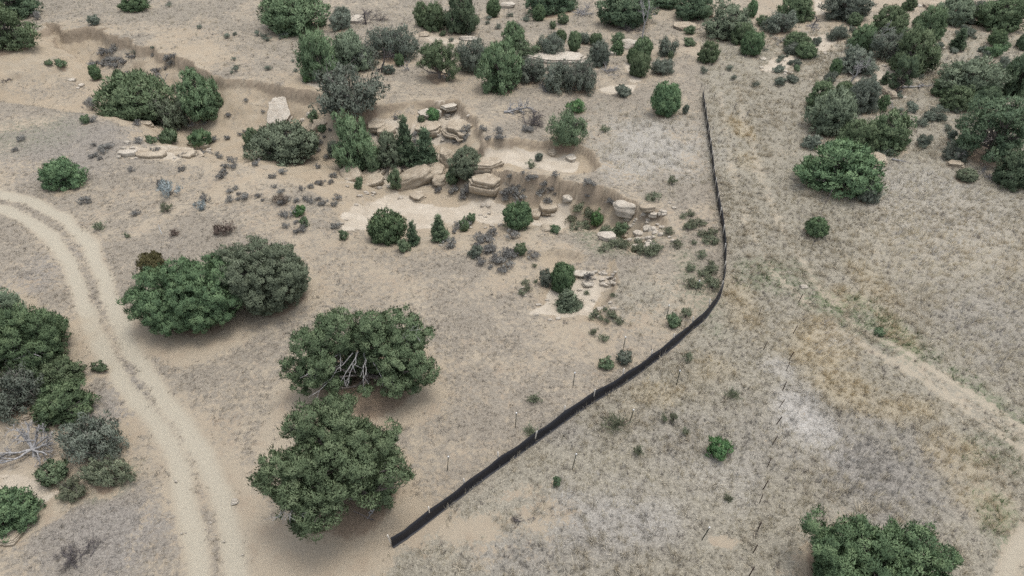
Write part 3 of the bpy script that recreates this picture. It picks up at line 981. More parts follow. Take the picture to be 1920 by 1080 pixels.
# ------------------------------------------------------------------ yuccas
yr = np.random.default_rng(3)
def yucca(x0, y0, x1, y1, label):
    p, dep = gp((x0 + x1) / 2, y0 * .35 + y1 * .65)
    R = (x1 - x0) / 2 / (F / dep)
    n = 150
    el = yr.uniform(.15, 1.45, n)
    az = yr.uniform(0, 6.283, n)
    d = np.stack([np.cos(el) * np.cos(az), np.cos(el) * np.sin(az), np.sin(el)], 1)
    off = np.stack([yr.normal(0, R * .28, n), yr.normal(0, R * .28, n), np.full(n, .03)], 1)
    L = R * yr.uniform(.65, 1.0, n)
    V, Fc, t = sprays(off + d * (L * .4)[:, None], d, L, np.full(n, .028), yr, np.clip(yr.normal(.5, .25, n), 0, 1))
    o = thing('yucca', label, 'yucca', tuple(p))
    link('leaf_rosette', fast_mesh('leaf_rosette', V, Fc, {"tint": t}), M['herb'], o)
    st = [limb((0, 0, -.02), (yr.normal(0, .05), yr.normal(0, .05), .12), .06, .05, yr, .02, 3)]
    link('crown_stub', tubes('crown_stub', st), M['bark'], o)
yucca(1123, 770, 1182, 816, "large spiky yucca in the dry grass right of the silt fence")
yucca(978, 796, 1010, 820, "spiky dark yucca close to the left side of the silt fence")
yucca(1354, 918, 1375, 946, "small green yucca in dry grass near the bottom, right of centre")
yucca(1355, 725, 1390, 752, "pale thin yucca in dry grass under the bend of the fence")

# ------------------------------------------------------------------ sagebrush and weeds sprinkled on the slopes
def sprinkle(n, boxes, sz, label, group, mat, kind='S'):
    for _ in range(n):
        x0, y0, x1, y1 = boxes[random.randrange(len(boxes))]
        p, dep = gp(random.uniform(x0, x1), random.uniform(y0, y1))
        s = random.uniform(*sz)
        plant_at(kind, p, s, s, s * random.uniform(.5, .75), label, mat, group)
sprinkle(34, [(170, 95, 245, 140), (190, 88, 250, 125), (285, 105, 330, 140)], (.45, .95),
         "small grey sage clump on the bare bank at the upper left", "sage clumps on the upper left bank", 'sage')
sprinkle(46, [(400, 290, 560, 380), (480, 330, 640, 390), (520, 370, 640, 440)], (.35, .85),
         "small grey clump on the mound sloping to the pale slab", "grey clumps on the mound", 'sage')
sprinkle(34, [(890, 440, 1000, 500), (880, 470, 960, 520), (840, 420, 920, 470)], (.4, .95),
         "small grey clump on the slope below the dense wash juniper", "grey clumps below the wash juniper", 'sage')
sprinkle(30, [(1070, 395, 1140, 440), (1080, 440, 1200, 480), (1190, 470, 1230, 480)], (.5, 1.1),
         "grey green weed in the rubble at the head of the wash", "weeds among the rubble", 'herb', 'W')
sprinkle(16, [(800, 350, 900, 375), (935, 355, 990, 385)], (.45, .9),
         "small grey clump on the dirt under the layered boulder", "clumps under the layered boulder", 'sage')
sprinkle(26, [(1250, 380, 1345, 470), (1290, 440, 1345, 540), (1320, 500, 1350, 560)], (.4, 1.0),
         "grey green weed along the left side of the silt fence bend", "weeds along the fence bend", 'herb', 'W')
sprinkle(40, [(250, 0, 480, 110), (620, 60, 900, 120), (900, 20, 1000, 60), (420, 60, 560, 140)], (.4, .9),
         "small grey sage clump on the plain at the top left", "sage clumps on the far plain", 'grey')
sprinkle(34, [(1420, 100, 1500, 160), (1520, 30, 1600, 90), (1700, 60, 1860, 120), (1650, 180, 1800, 260), (1780, 20, 1900, 110)], (.5, 1.3),
         "low grey bush between the junipers at the upper right", "low bushes at the upper right", 'grey', 'B')
sprinkle(50, [(1400, 40, 1920, 220), (1640, 200, 1800, 300), (1270, 60, 1500, 150)], (.4, 1.1),
         "small grey sage clump among the junipers at the upper right", "sage clumps at the upper right", 'grey')
sprinkle(24, [(20, 220, 300, 290), (150, 290, 420, 420)], (.4, .9),
         "small grey sage clump in the grass above the track", "sage clumps above the track", 'sage')

sprinkle(26, [(700, 205, 900, 262), (760, 250, 880, 275), (900, 240, 1000, 262)], (.35, .8),
         "small grey clump on the eroded slope behind the boulder field", "clumps behind the boulder field", 'sage', 'W')
sprinkle(22, [(930, 325, 1120, 350), (1000, 355, 1150, 385), (930, 345, 1000, 372)], (.35, .8),
         "small grey clump on or above the cut dirt bank", "clumps at the cut dirt bank", 'sage', 'W')
sprinkle(24, [(410, 190, 500, 260), (330, 230, 470, 300), (590, 240, 640, 330)], (.3, .7),
         "small grey clump on the sandy slope of the upper wash", "clumps on the sandy upper wash", 'sage', 'W')
sprinkle(15, [(980, 500, 1010, 560), (1090, 590, 1160, 610), (940, 500, 1010, 600), (1085, 540, 1160, 600)], (.35, .8),
         "small grey green tuft around the lower hollow", "tufts around the lower hollow", 'herb', 'W')

# ------------------------------------------------------------------ dead wood
dr = np.random.default_rng(21)
def snag(px, py, hm, label, lean=(0, 0), mat='dead', depth=3, rad=.09, kids=(3, 5), name='dead_tree', spread=.75):
    p, dep = gp(px, py)
    out = []
    branch_tree(dr, np.array([0, 0, -.15]), (lean[0], lean[1], 1), hm, rad, depth, out, spread, kids, .52)
    o = thing(name, label, 'dead tree', tuple(p))
    link('trunk', tubes('trunk', out[:1]), M[mat], o)
    link('branches', tubes('branches', out[1:], 4), M[mat], o)
    return o

def brush(x0, y0, x1, y1, label, mat='dead', n=9, h=.5, rad=.03):
    """a heap of fallen grey branches"""
    p, dep = gp((x0 + x1) / 2, (y0 + y1) / 2)
    sc = F / dep
    W = (x1 - x0) / sc
    d = ray((x0 + x1) / 2, (y0 + y1) / 2)
    D = (y1 - y0) / sc / max(.35, math.sin(math.asin(-d[2] / np.linalg.norm(d))))
    out = []
    for _ in range(n):
        a = dr.uniform(0, 6.28)
        b = np.array([dr.normal(0, W * .12), dr.normal(0, D * .12), dr.uniform(0, .12)])
        v = np.array([math.cos(a) * W, math.sin(a) * D, dr.uniform(.1, .9) * min(W, D)])
        branch_tree(dr, b, v, np.linalg.norm(v[:2]) * .26, rad, 3, out, .6, (3, 4), .62, .02)
    for q, _ in out:
        q[:, 2] = np.maximum(np.abs(q[:, 2]) * .6, .02)
    o = thing('dead_brush', label, 'dead brush', tuple(p), 0)
    link('branches', tubes('branches', out, 4), M[mat], o)
    return o

def fallen(px, py, length, az, label, mat='dead', rad=.1, n=12, lift=.35, tips=1.0):
    p, dep = gp(px, py)
    out = []
    d = np.array([math.cos(az), math.sin(az), .12])
    tr = limb((0, 0, .1), d * length, rad, rad * .4, dr, .1, 9)
    for k in range(n):
        i = dr.integers(1, 9)
        v = unit(d * .7 + dr.normal(size=3) * .8 + np.array([0, 0, lift]))
        branch_tree(dr, tr[0][i], v, length * dr.uniform(.2, .42) * tips, rad * .5, 2, out, .55, (3, 4), .6, .05)
    for q, _ in out:
        q[:, 2] = np.maximum(q[:, 2], .02)
    o = thing('fallen_tree', label, 'dead tree', tuple(p))
    link('trunk', tubes('trunk', [tr], 6), M[mat], o)
    link('branches', tubes('branches', out, 4), M[mat], o)
    return o

def sprawl(px, py, limbs, label, mat='dead', rad=.06):
    """a toppled bleached tree: heavy limbs (azimuth, rise, length) thrown out from one stump and forking"""
    p, dep = gp(px, py)
    out = []
    stump = limb((0, -.2, -.1), (0, .15, .45), rad * 1.5, rad, dr, .08, 5)
    for az, el, L in limbs:
        v = np.array([math.cos(az) * math.cos(el), math.sin(az) * math.cos(el), math.sin(el)])
        branch_tree(dr, np.array([0, 0, .3]), v, L, rad, 3, out, .62, (3, 4), .55, .08)
    for q, _ in out:
        q[:, 2] = np.maximum(q[:, 2], .03)
    o = thing('fallen_tree', label, 'dead tree', tuple(p))
    link('trunk', tubes('trunk', [stump], 6), M[mat], o)
    link('branches', tubes('branches', out, 5), M[mat], o)
sprawl(66, 850, [(2.5, .5, 1.3), (1.1, .9, 1.2), (.7, .5, 1.0), (.1, .3, 1.1), (-.5, .15, 1.2), (3.3, .12, 1.6), (3.7, .1, 1.5), (1.8, .7, 1.0)],
       "bleached fallen tree with many twisted branches on the left edge")
brush(75, 1005, 205, 1085, "heap of dark grey brush at the bottom left corner", 'char', 12, .5, .022)
brush(657, 18, 732, 57, "dark dead shrub at the top, left of centre", 'char', 9, .6, .04)
snag(686, 46, 1.6, "black stump standing in the dark dead shrub at the top", (.1, 0), 'char', 2, .12)
snag(715, 136, 2.6, "grey standing snag in front of the thicket", (.1, 0), 'char', 3, .10)
snag(768, 132, 1.3, "small white leaning snag right of the round bush", (-.5, 0), 'dead', 2, .07)
snag(655, 205, 1.5, "white dead branches sticking from the wide grey shrub on the lip", (.1, -.5), 'dead', 3, .06)
snag(838, 152, .9, "small grey stump with twigs at the foot of the open pinyon", (.2, -.2), 'dead', 2, .06)
snag(632, 132, .9, "thin white dead twigs at the front of the thicket", (0, -.3), 'dead', 2, .05)
snag(1205, 72, 3.6, "tall bare pale snag in front of the broad dark juniper at the top", (.12, 0), 'dead', 3, .09, (3, 5), spread=.55)
brush(1063, 14, 1128, 42, "heap of grey deadwood left of the broad dark juniper at the top", 'dead', 10, .4, .045)
brush(1158, 46, 1214, 70, "heap of dark deadwood at the foot of the tall pale snag", 'char', 9, .4, .04)
brush(1119, 120, 1166, 147, "round heap of grey brush right of the dark thicket", 'dead', 10, .5, .035)
brush(999, 152, 1038, 176, "low heap of white brush left below the dark thicket", 'dead', 8, .3, .03)
fallen(945, 212, 2.4, .25, "grey log with branches lying on the slope above the wash", 'dead', .12, 14, .2, .8)
brush(968, 212, 1038, 250, "spread of grey dead twigs left of the rounded grey green shrub", 'char', 16, .3, .04)
brush(1504, 42, 1540, 62, "small heap of grey brush around a black stump, upper right", 'dead', 8, .4, .035)
snag(1523, 52, 1.3, "black broken stump in a heap of brush, upper right", (.05, 0), 'char', 1, .09)
snag(1593, 156, 2.0, "white dead tree leaning with forked branches on the right", (.2, -.2), 'dead', 3, .09)
snag(1650, 76, 2.6, "white bare limbs spreading from the right thicket", (.1, -.2), 'dead', 3, .07)
snag(1695, 122, 2.2, "pale bare branches above the leaning pine", (-.3, -.2), 'dead', 3, .06)
fallen(1690, 166, 2.2, .05, "grey fallen log with broken limbs below the leaning pine", 'dead', .10, 8, .1, .7)
brush(1660, 193, 1680, 210, "small tangle of grey twigs right of the small dark juniper", 'dead', 6, .3, .03)
snag(1800, 300, 1.1, "white bent branch left of the open pinyon", (-.6, -.2), 'dead', 2, .06)
brush(1832, 308, 1876, 346, "heap of grey brush under the open pinyon", 'dead', 8, .3, .03)
brush(1645, 268, 1678, 292, "grey twigs between the double juniper and the tan slab", 'dead', 6, .3, .025)
fallen(1672, 300, .9, -.6, "short white log in grass right of the tan slab", 'dead', .08, 3, .1, .5)
brush(352, 214, 385, 240, "white roots and dead limbs at the foot of the tall wash juniper", 'dead', 8, .5, .03)
snag(320, 165, 1.8, "pale dead limb between the two wash junipers", (-.3, -.1), 'dead', 2, .07)
brush(12, 142, 30, 156, "little heap of dark twigs on top of the small cut bank", 'char', 6, .3, .03)
brush(1440, 70, 1482, 90, "grey logs and twigs left of the dark juniper by the sand", 'dead', 6, .25, .04)
brush(952, 966, 1008, 986, "flat mat of dark twigs right of the silt fence end", 'char', 6, .12, .015)
brush(0, 735, 60, 775, "grey dead limbs over the blue grey scrub at the left edge", 'dead', 9, 1.4, .03)

# ------------------------------------------------------------------ rocks
rk = np.random.default_rng(5)
import bmesh
_b = bmesh.new()
bmesh.ops.create_icosphere(_b, subdivisions=4, radius=1.0)
ICO_V = np.array([v.co[:] for v in _b.verts])
ICO_F = np.array([[v.index for v in f.verts] for f in _b.faces])
_b.free()
def rock_mesh(name, sx, sy, sz, cuts=9, layers=0):
    V = ICO_V.copy()
    V = np.sign(V) * np.abs(V) ** .62
    for _ in range(cuts):
        n = unit(rk.normal(size=3) * np.array([1, 1, .7]))
        d = rk.uniform(.68, 1.0)
        e = np.maximum(V @ n - d, 0)
        V = V - e[:, None] * n
    ph = rk.uniform(0, 50)
    if layers:
        z = V[:, 2] * layers + fbm(V[:, 0] * 1.2 + ph, V[:, 1] * 1.2, 2, 3) * 2.5
        k = 1 + .045 * np.tanh(3 * np.sin(z * 3.1)) * (np.abs(V[:, 2]) < .8) + .05 * (_hash(np.floor(z), np.floor(z) * 0 + 3, int(ph)) - .5)
        V[:, :2] *= k[:, None]
    nrm = unit(V)
    V = V + nrm * (fbm(V[:, 0] * 2.2 + ph, V[:, 1] * 2.2 + V[:, 2] * 3.1, 4, 9) * .22)[:, None]
    return fast_mesh(name, V * np.array([sx, sy, sz]), ICO_F)

def ledge_mesh(name, sx, sy, sz):
    """bedded sandstone: two to four beds of uneven outline one on another, broken edges, a worn top"""
    n = 56
    th = np.arange(n) * 2 * math.pi / n
    c, d = np.cos(th), np.sin(th)
    p = 2.8
    ph = rk.uniform(0, 60)
    K = rk.integers(6, 10)
    ca = (np.arange(K) + rk.uniform(-.3, .3, K)) * 2 * math.pi / K
    cq = (np.abs(np.cos(ca)) ** p + np.abs(np.sin(ca)) ** p) ** (-1 / p)
    def outline():                                       # straight broken edges between a few corners
        cr_ = cq * rk.uniform(.84, 1.08, K)
        xs, ys = np.append(cr_ * np.cos(ca), cr_[0] * np.cos(ca[0])), np.append(cr_ * np.sin(ca), cr_[0] * np.sin(ca[0]))
        t = np.linspace(0, K, n, endpoint=False)
        return np.interp(t, np.arange(K + 1), xs), np.interp(t, np.arange(K + 1), ys)
    beds = rk.integers(2, 5)
    zs = np.concatenate([[-1], np.sort(rk.uniform(-.6, .75, beds - 1)), [1]])
    rings = []
    for b in range(beds):
        z0, z1 = zs[b], zs[b + 1]
        h = z1 - z0
        ox, oy = outline()
        jag = (1 + rk.uniform(-.08, .08) - .06 * b) * (1 + .12 * fbm(ox * 3 + ph + b * 9, oy * 3, 3, 8) + .025 * rk.normal(size=n))
        dx, dy = rk.normal(0, .05, 2)
        for z, k in ((z0 + .01 * h, .95), (z0 + .05 * h, .99), (z0 + .5 * h, 1.0), (z1 - .06 * h, 1.0), (z1 - .01 * h, .97)):
            rings.append(np.stack([ox * jag * k + dx, oy * jag * k + dy, np.full(n, z) + .05 * fbm(c * 2 + ph, d * 2 + z, 2, 6)], 1))
    top = rings[-1]
    for k in (.75, .45, .18, .02):
        q = top * np.array([k, k, 1])
        q[:, 2] += .16 * fbm(q[:, 0] * 2 + ph, q[:, 1] * 2, 3, 7) + .04
        rings.append(q)
    V = np.concatenate(rings) * np.array([sx, sy, sz])
    i = np.arange(len(rings) - 1)[:, None] * n
    j = np.arange(n)[None]
    j2 = (j + 1) % n
    Fc = np.stack([i + j, i + j2, i + n + j2, i + n + j], -1).reshape(-1, 4)
    return fast_mesh(name, V, Fc)

def rock(x0, y0, x1, y1, label, flatness=.55, mat='stone', tilt=0.0, name='boulder', cat='boulder', rz=None, sink=.3, layers=3, lift=0, roll=0.0):
    cx, cy = (x0 + x1) / 2, (y0 + y1) / 2
    p, dep = gp(cx, cy + (y1 - y0) * .12)
    d = ray(cx, cy)
    a = math.asin(-d[2] / np.linalg.norm(d))
    sc = F / dep
    sx, hh = (x1 - x0) / 2 / sc, (y1 - y0) / 2 / sc
    sz = sx * flatness
    q = hh * hh - (sz * math.cos(a)) ** 2
    if q < (hh * .4) ** 2:
        sz = hh * .8 / math.cos(a)
        q = (hh * .6) ** 2
    sy = min(max(math.sqrt(q) / math.sin(a), sx * .35), sx * 1.6)
    bedded = any(q in label for q in ('ledge', 'slab', 'block', 'flat'))
    if bedded:
        sz = min(sz, .42 * sx)
    o = link(name, ledge_mesh(name, sx, sy, sz) if bedded else rock_mesh(name, sx * 1.04, sy * 1.04, sz * 1.04, layers=layers), M[mat])
    o.location = (p[0], p[1], p[2] + sz * (1 - 2 * sink) * .9 + lift)
    o.rotation_euler = (tilt, roll, rk.uniform(-.25, .25) if rz is None else rz)
    tag(o, label, cat)
    return o
rock(876, 309, 946, 336, "upper block of the layered tan boulder in the wash", .32, lift=.4, sink=.2)
rock(876, 328, 948, 362, "lower block of the layered tan boulder in the wash", .36, sink=.3)
rock(821, 277, 857, 322, "smooth upright boulder between the pines and the spreading bush", 1.1, layers=0)
rock(742, 316, 816, 360, "big overhanging boulder below the two pines, front part", .55, rz=.3, roll=-.3)
rock(785, 308, 836, 344, "big overhanging boulder below the two pines, rear part", .6, rz=.3)
rock(812, 326, 842, 352, "rounded boulder under the spreading bush", .7)
rock(726, 306, 758, 340, "tan block behind the upright grey green bush", .9)
rock(755, 310, 780, 332, "tan block wedged under the taller pine", .8)
rock(638, 306, 682, 348, "tilted dark seamed slab left of the boulder field", .4, rz=.6, roll=-.35)
rock(676, 318, 722, 340, "upper of two tilted slabs under the tall boulder juniper", .35, rz=.3, roll=-.2)
rock(676, 330, 724, 354, "lower of two tilted slabs under the tall boulder juniper", .35, rz=.3, roll=-.2)
rock(687, 272, 704, 291, "small rounded rock right of the tall boulder juniper", .8)
rock(684, 288, 700, 302, "small rock under the rounded rock by the tall juniper", .8)
rock(690, 224, 724, 246, "flat sandstone ledge block at the back of the boulder field", .35)
rock(706, 234, 748, 258, "broad ledge block behind the taller pine", .4)
rock(582, 226, 621, 245, "tan rock with a dark seam on the bare bank", .4)
rock(768, 357, 798, 380, "cracked rounded boulder on the pale slab", .65)
rock(504, 174, 551, 240, "large pale slab leaning on the bare bank above the broad bush", .25, 'palestone', tilt=.55, sink=.25, layers=0, rz=.1)
rock(1150, 374, 1195, 405, "largest white boulder at the right end of the wash", .65, 'palestone')
rock(1119, 436, 1154, 456, "white boulder below and left of the largest white one", .5, 'palestone')
rock(1204, 454, 1236, 472, "flat broken slab at the bottom of the rubble", .3, 'palestone', rz=-.3)
rock(1198, 387, 1232, 399, "long dark flat rock right of the largest white boulder", .3)
rock(1216, 396, 1236, 408, "small white rock under the long dark flat rock", .5, 'palestone')
rock(1168, 403, 1188, 413, "small flat rock below the largest white boulder", .4, 'palestone')
rock(1186, 432, 1208, 444, "flat pale rock at the upper left of the rubble", .35, 'palestone')
rock(1206, 421, 1222, 435, "round pale stone on top of the rubble", .7, 'palestone')
rock(1216, 424, 1234, 437, "angular pale stone right of the round one on the rubble", .6, 'palestone')
rock(1184, 457, 1204, 469, "small pale rock left of the flat broken slab", .5, 'palestone')
rock(1162, 435, 1176, 446, "pinkish small rock right of the lower white boulder", .6)
rock(1008, 374, 1050, 401, "wide flat tan boulder right of the dense dark wash juniper", .35, layers=0)
rock(997, 393, 1016, 411, "small brown boulder right of the dense dark wash juniper", .7)
rock(1054, 364, 1073, 379, "white small boulder under the cut bank", .7, 'palestone')
rock(1010, 420, 1034, 436, "half buried tan rock below the small brown boulder", .4)
rock(1026, 280, 1044, 293, "left of two flat rocks in the slab pocket", .4)
rock(1060, 290, 1082, 304, "right of two flat rocks in the slab pocket", .35, 'palestone')
rock(1070, 503, 1113, 518, "thin ledge rock behind the upright juniper in the hollow", .10, 'palestone')
rock(1090, 525, 1114, 538, "flat pale rock in the middle of the lower hollow", .3, 'palestone')
rock(786, 206, 830, 224, "left part of the white ledge above the boulders", .3, 'palestone', rz=.3)
rock(824, 192, 858, 208, "right part of the white ledge above the boulders", .3, 'palestone', rz=.3)
rock(775, 228, 830, 254, "broad tan ledge block right behind the pines", .3)
rock(830, 226, 885, 254, "broad tan ledge block left of the pale sage coloured bush", .3)
rock(852, 236, 882, 262, "stepped tan block at the lower right of the broad ledge", .35)
rock(255, 276, 318, 296, "left half of the pale ledge above the track plain", .14, rz=-.1, sink=.3)
rock(310, 276, 380, 296, "right half of the pale ledge above the track plain", .14, rz=-.25, sink=.3)
rock(222, 282, 262, 296, "low pale rock at the left tip of the ledge", .3, 'palestone')
rock(252, 228, 296, 240, "flat tan rock at the foot of the wide wash juniper", .25)
rock(346, 268, 392, 284, "tan rock under the dark rounded bush by the ledge", .35)
rock(985, 96, 1102, 120, "long pale rock slab between the thickets at the centre top", .10, 'palestone', sink=.3)
rock(1084, 114, 1116, 130, "rounded pale rock right below the long slab", .4, 'palestone')
rock(1140, 94, 1158, 107, "pale rounded rock right of the dense bush by the slab", .7, 'palestone')
rock(1166, 74, 1202, 92, "tan rounded boulder between bushes near the top", .5, 'palestone')
rock(1262, 42, 1310, 56, "flat tan rock below the top edge junipers", .14)
rock(786, 60, 806, 70, "brown rock on pale ground below the top centre junipers", .6)
rock(862, 68, 898, 78, "long low pale rock right of the tall dark juniper", .25, 'palestone')
rock(936, 3, 968, 16, "pale rocks by the small upright juniper at the top", .4, 'palestone')
rock(645, 30, 684, 46, "pale rock behind the dark dead shrub", .35, 'palestone')
rock(1652, 160, 1668, 182, "left boulder of two beside the grey green juniper on the right", .9)
rock(1664, 168, 1680, 188, "right boulder of two beside the grey green juniper on the right", .8)
rock(1624, 286, 1662, 312, "tan slab at the right shoulder of the large lumpy juniper", .4, layers=0)
rock(1772, 302, 1808, 316, "low tan slab at the foot of the open pinyon", .3)
rock(1578, 352, 1598, 366, "reddish rock under the front of the large lumpy juniper", .7)
rock(1520, 336, 1536, 348, "small reddish rock under the left of the large lumpy juniper", .6)
rock(1848, 318, 1868, 334, "brown rock in the brush under the open pinyon", .6)
rock(1733, 5, 1768, 20, "round tan boulder near the top edge, right", .5)
rock(1325, 18, 1345, 34, "tan boulder left of the broad grey green juniper", .6)
rock(1754, 84, 1770, 94, "pale rock right of the right thicket", .5, 'palestone')
rock(3, 986, 42, 1020, "tan flat rock on the lower left edge below the round juniper", .4, layers=0)
rock(434, 934, 450, 946, "white split rock on the right side of the track", .6, 'palestone')
rock(42, 778, 58, 790, "rounded tan rock behind the fallen grey tree", .8)
rock(1498, 534, 1514, 542, "white lump in green weeds above the faint right track", .6, 'palestone')
rock(1382, 402, 1386, 408, "tiny white stone right of the silt fence", .8, 'palestone')
rock(1285, 320, 1296, 326, "tiny white stone in dry grass left of the upper fence", .6, 'palestone')
STONE_PX = [(random.uniform(a0, a1), random.uniform(b0, b1)) for (a0, b0, a1, b1, n_) in ((640, 330, 760, 372, 14), (740, 215, 890, 265, 16), (880, 380, 1060, 430, 14), (1180, 395, 1245, 470, 22), (995, 500, 1150, 600, 16), (1116, 506, 1156, 538, 22), (215, 270, 400, 300, 12), (560, 195, 640, 250, 8), (1420, 60, 1560, 140, 10), (1600, 120, 1700, 190, 8), (1620, 0, 1780, 40, 8)) for _ in range(n_)] + [(348, 998), (396, 980), (385, 992), (455, 1040), (341, 1000), (405, 1003), (420, 1015), (330, 902), (295, 915), (880, 952), (897, 951), (845, 966),
            (1255, 445), (1262, 452), (1240, 440), (1225, 445), (1195, 448), (1212, 446), (1228, 436), (1188, 420), (1245, 402), (1255, 380), (1264, 390),
            (1180, 450), (1200, 440), (1218, 452), (1205, 447), (1230, 430), (1215, 412), (980, 540), (985, 555), (1005, 590), (1030, 600), (826, 460), (852, 462),
            (640, 420), (650, 412), (668, 384), (722, 455), (700, 362), (686, 362), (676, 368), (240, 268), (262, 262), (152, 160), (135, 150), (146, 165), (1165, 600)]
for k, (a, b) in enumerate(STONE_PX):
    s = random.uniform(3, 6.5) if b < 700 else random.uniform(1.8, 3.6)
    o = rock(a - s, b - s * .6, a + s, b + s * .6, "small loose pale stone lying on bare ground", .6, 'palestone', name='loose_stone', cat='stone', sink=.35)
    o["group"] = "loose stones on bare ground"

# ------------------------------------------------------------------ silt fence
FENCE_PX = [(736, 1026), (762, 1009), (782, 992), (807, 972), (838, 953), (867, 926), (903, 900), (920, 887), (970, 853), (1017, 820), (1053, 792), (1087, 768),
            (1120, 748), (1160, 724), (1187, 707), (1220, 683), (1247, 661), (1290, 626), (1320, 598), (1336, 578), (1348, 560), (1355, 540), (1358, 510),
            (1358, 470), (1356, 440), (1351, 412), (1345, 380), (1340, 350), (1336, 320), (1332, 290), (1328, 260), (1323, 225), (1318, 195), (1316, 182)]
fr = np.random.default_rng(9)
fp = np.array([gp(a, b)[0] for a, b in FENCE_PX])
seg = np.concatenate([[0], np.cumsum(np.hypot(*np.diff(fp[:, :2], axis=0).T))])
Ltot = seg[-1]
ns = int(Ltot / .22)
ss = np.linspace(0, Ltot, ns)
fx, fy = np.interp(ss, seg, fp[:, 0]), np.interp(ss, seg, fp[:, 1])
ker = np.ones(9) / 9
fx[4:-4], fy[4:-4] = np.convolve(fx, ker, 'valid'), np.convolve(fy, ker, 'valid')
tg = unit(np.stack([np.gradient(fx), np.gradient(fy)], 1))
nn = np.stack([-tg[:, 1], tg[:, 0]], 1)                 # uphill, away from the viewer
gap = 2.05
sag = .09 * np.abs(np.sin(math.pi * ss / gap)) + .03 * (vnoise(ss * .8, ss * 0, 4) - .5)
low = .10 * (vnoise(ss * .7, ss * 0 + 2, 8) - .5)
FH = .74
rows = [(-.07, .015), (-.02, .03), (.0, .10), (.015, .3), (.02, .5), (.015, 1.0)]
VV = []
for side in (0, 1):
    for k, (o_, f) in enumerate(rows):
        off = o_ - side * .012 + (low if k < 2 else low * (1 - f)) + .03 * (vnoise(ss * 1.7, ss * 0 + k, 12) - .5)
        off = off + (.05 * (vnoise(ss * .5, ss * 0, 15) - .5)) * f
        x, y = fx + nn[:, 0] * off, fy + nn[:, 1] * off
        z = hgt(x, y) + np.maximum(f * (FH - sag * (f > .4)), .0) + (.02 + .004 * (1 - side)) * (k < 2)
        VV.append(np.stack([x, y, z], 1))
nr = len(rows)
V = np.concatenate(VV)
FF = []
idx = lambda s_, k, i: (s_ * nr + k) * ns + i
i = np.arange(ns - 1)
for k in range(nr - 1):
    FF.append(np.stack([idx(0, k, i), idx(0, k, i + 1), idx(0, k + 1, i + 1), idx(0, k + 1, i)], 1))
    FF.append(np.stack([idx(1, k, i + 1), idx(1, k, i), idx(1, k + 1, i), idx(1, k + 1, i + 1)], 1))
FF.append(np.stack([idx(0, nr - 1, i), idx(0, nr - 1, i + 1), idx(1, nr - 1, i + 1), idx(1, nr - 1, i)], 1))
k_ = NT("black_woven_fabric", .55, .3)
wv = k_.noise(60, 2, .5)
k_.bump(wv, .25, .01)
M['fabric'] = k_.color(k_.mix(k_.noise(3, 3, .6), (.006, .006, .008), (.014, .014, .017)))
M['stake'] = bark_mat("pale_stake_wood", (.42, .38, .32), (.58, .54, .48))
fo = thing('silt_fence', "long black silt fence curving from the lower centre up to the upper right", 'silt fence', (float(fx[0]), float(fy[0]), float(V[0, 2])))
base = np.array(fo.location)
link('fabric', fast_mesh('fabric', V - base, np.concatenate(FF)), M['fabric'], fo)
stake_me = None
def box_bars(name, bars):
    """bars: (centre xyz, size xyz) -> mesh of boxes with a slight chamfer on top"""
    V, Fc = [], []
    for c, s in bars:
        b = len(V)
        for zx, kx in ((-.5, 1), (.47, 1), (.5, .7)):
            for a, d in ((-1, -1), (1, -1), (1, 1), (-1, 1)):
                V.append((c[0] + a * s[0] / 2 * kx, c[1] + d * s[1] / 2 * kx, c[2] + zx * s[2]))
        for r_ in (0, 4):
            for q in range(4):
                Fc.append((b + r_ + q, b + r_ + (q + 1) % 4, b + r_ + 4 + (q + 1) % 4, b + r_ + 4 + q))
        Fc.append((b + 8, b + 9, b + 10, b + 11))
        Fc.append((b + 3, b + 2, b + 1, b))
    return fast_mesh(name, np.array(V), np.array(Fc))
stake_me = box_bars('stake', [((0, 0, .41), (.05, .05, 1.16))])
for s_ in np.arange(.02, Ltot, gap):
    j = min(int(s_ / Ltot * (ns - 1)), ns - 1)
    x, y = fx[j] + nn[j, 0] * .06, fy[j] + nn[j, 1] * .06
    st = link('stake', stake_me, M['stake'], fo)
    st.location = (x - base[0], y - base[1], float(hgt(np.array([x]), np.array([y]))[0]) - base[2] + fr.uniform(-.06, .03))
    st.rotation_euler = (fr.normal(0, .05), fr.normal(0, .05), math.atan2(tg[j, 1], tg[j, 0]))

# ------------------------------------------------------------------ posts
k_ = NT("rusty_post_steel", .8, .3)
M['rusty'] = k_.color(k_.mix(k_.noise(20, 3, .7), (.035, .022, .018), (.075, .045, .035)))
k_ = NT("green_post_paint", .6, .3)
M['greenpaint'] = k_.color(k_.mix(k_.noise(20, 3, .7), (.02, .03, .026), (.04, .055, .045)))
k_ = NT("white_post_paint", .6, .3)
M['whitepaint'] = k_.color((.68, .68, .66))
def t_post(name, hgt_m, tip):
    """a steel T section: flange, web and, on the green ones, a white top"""
    z0, z1 = -.15, hgt_m
    zc, zs = (z0 + z1) / 2, z1 - z0
    body = box_bars(name, [((0, 0, zc), (.034, .012, zs)), ((0, -.022, zc - .004), (.012, .028, zs - .01))])
    top = box_bars(name + "_top", [((0, 0, z1 + .035), (.061, .022, .11))]) if tip else None
    return body, top
post_rust = t_post('rusty_post', .66, False)
post_green = t_post('green_post', 1.0, True)
def post(px, py, meshes, mat, label, group, lean):
    p, dep = gp(px, py)
    o = thing('metal_post', label, 'post', tuple(p), random.uniform(-.4, .4), group)
    o.rotation_euler = (lean[0], lean[1], o.rotation_euler[2])
    link('shaft', meshes[0], M[mat], o)
    if meshes[1]:
        link('painted_top', meshes[1], M['whitepaint'], o)
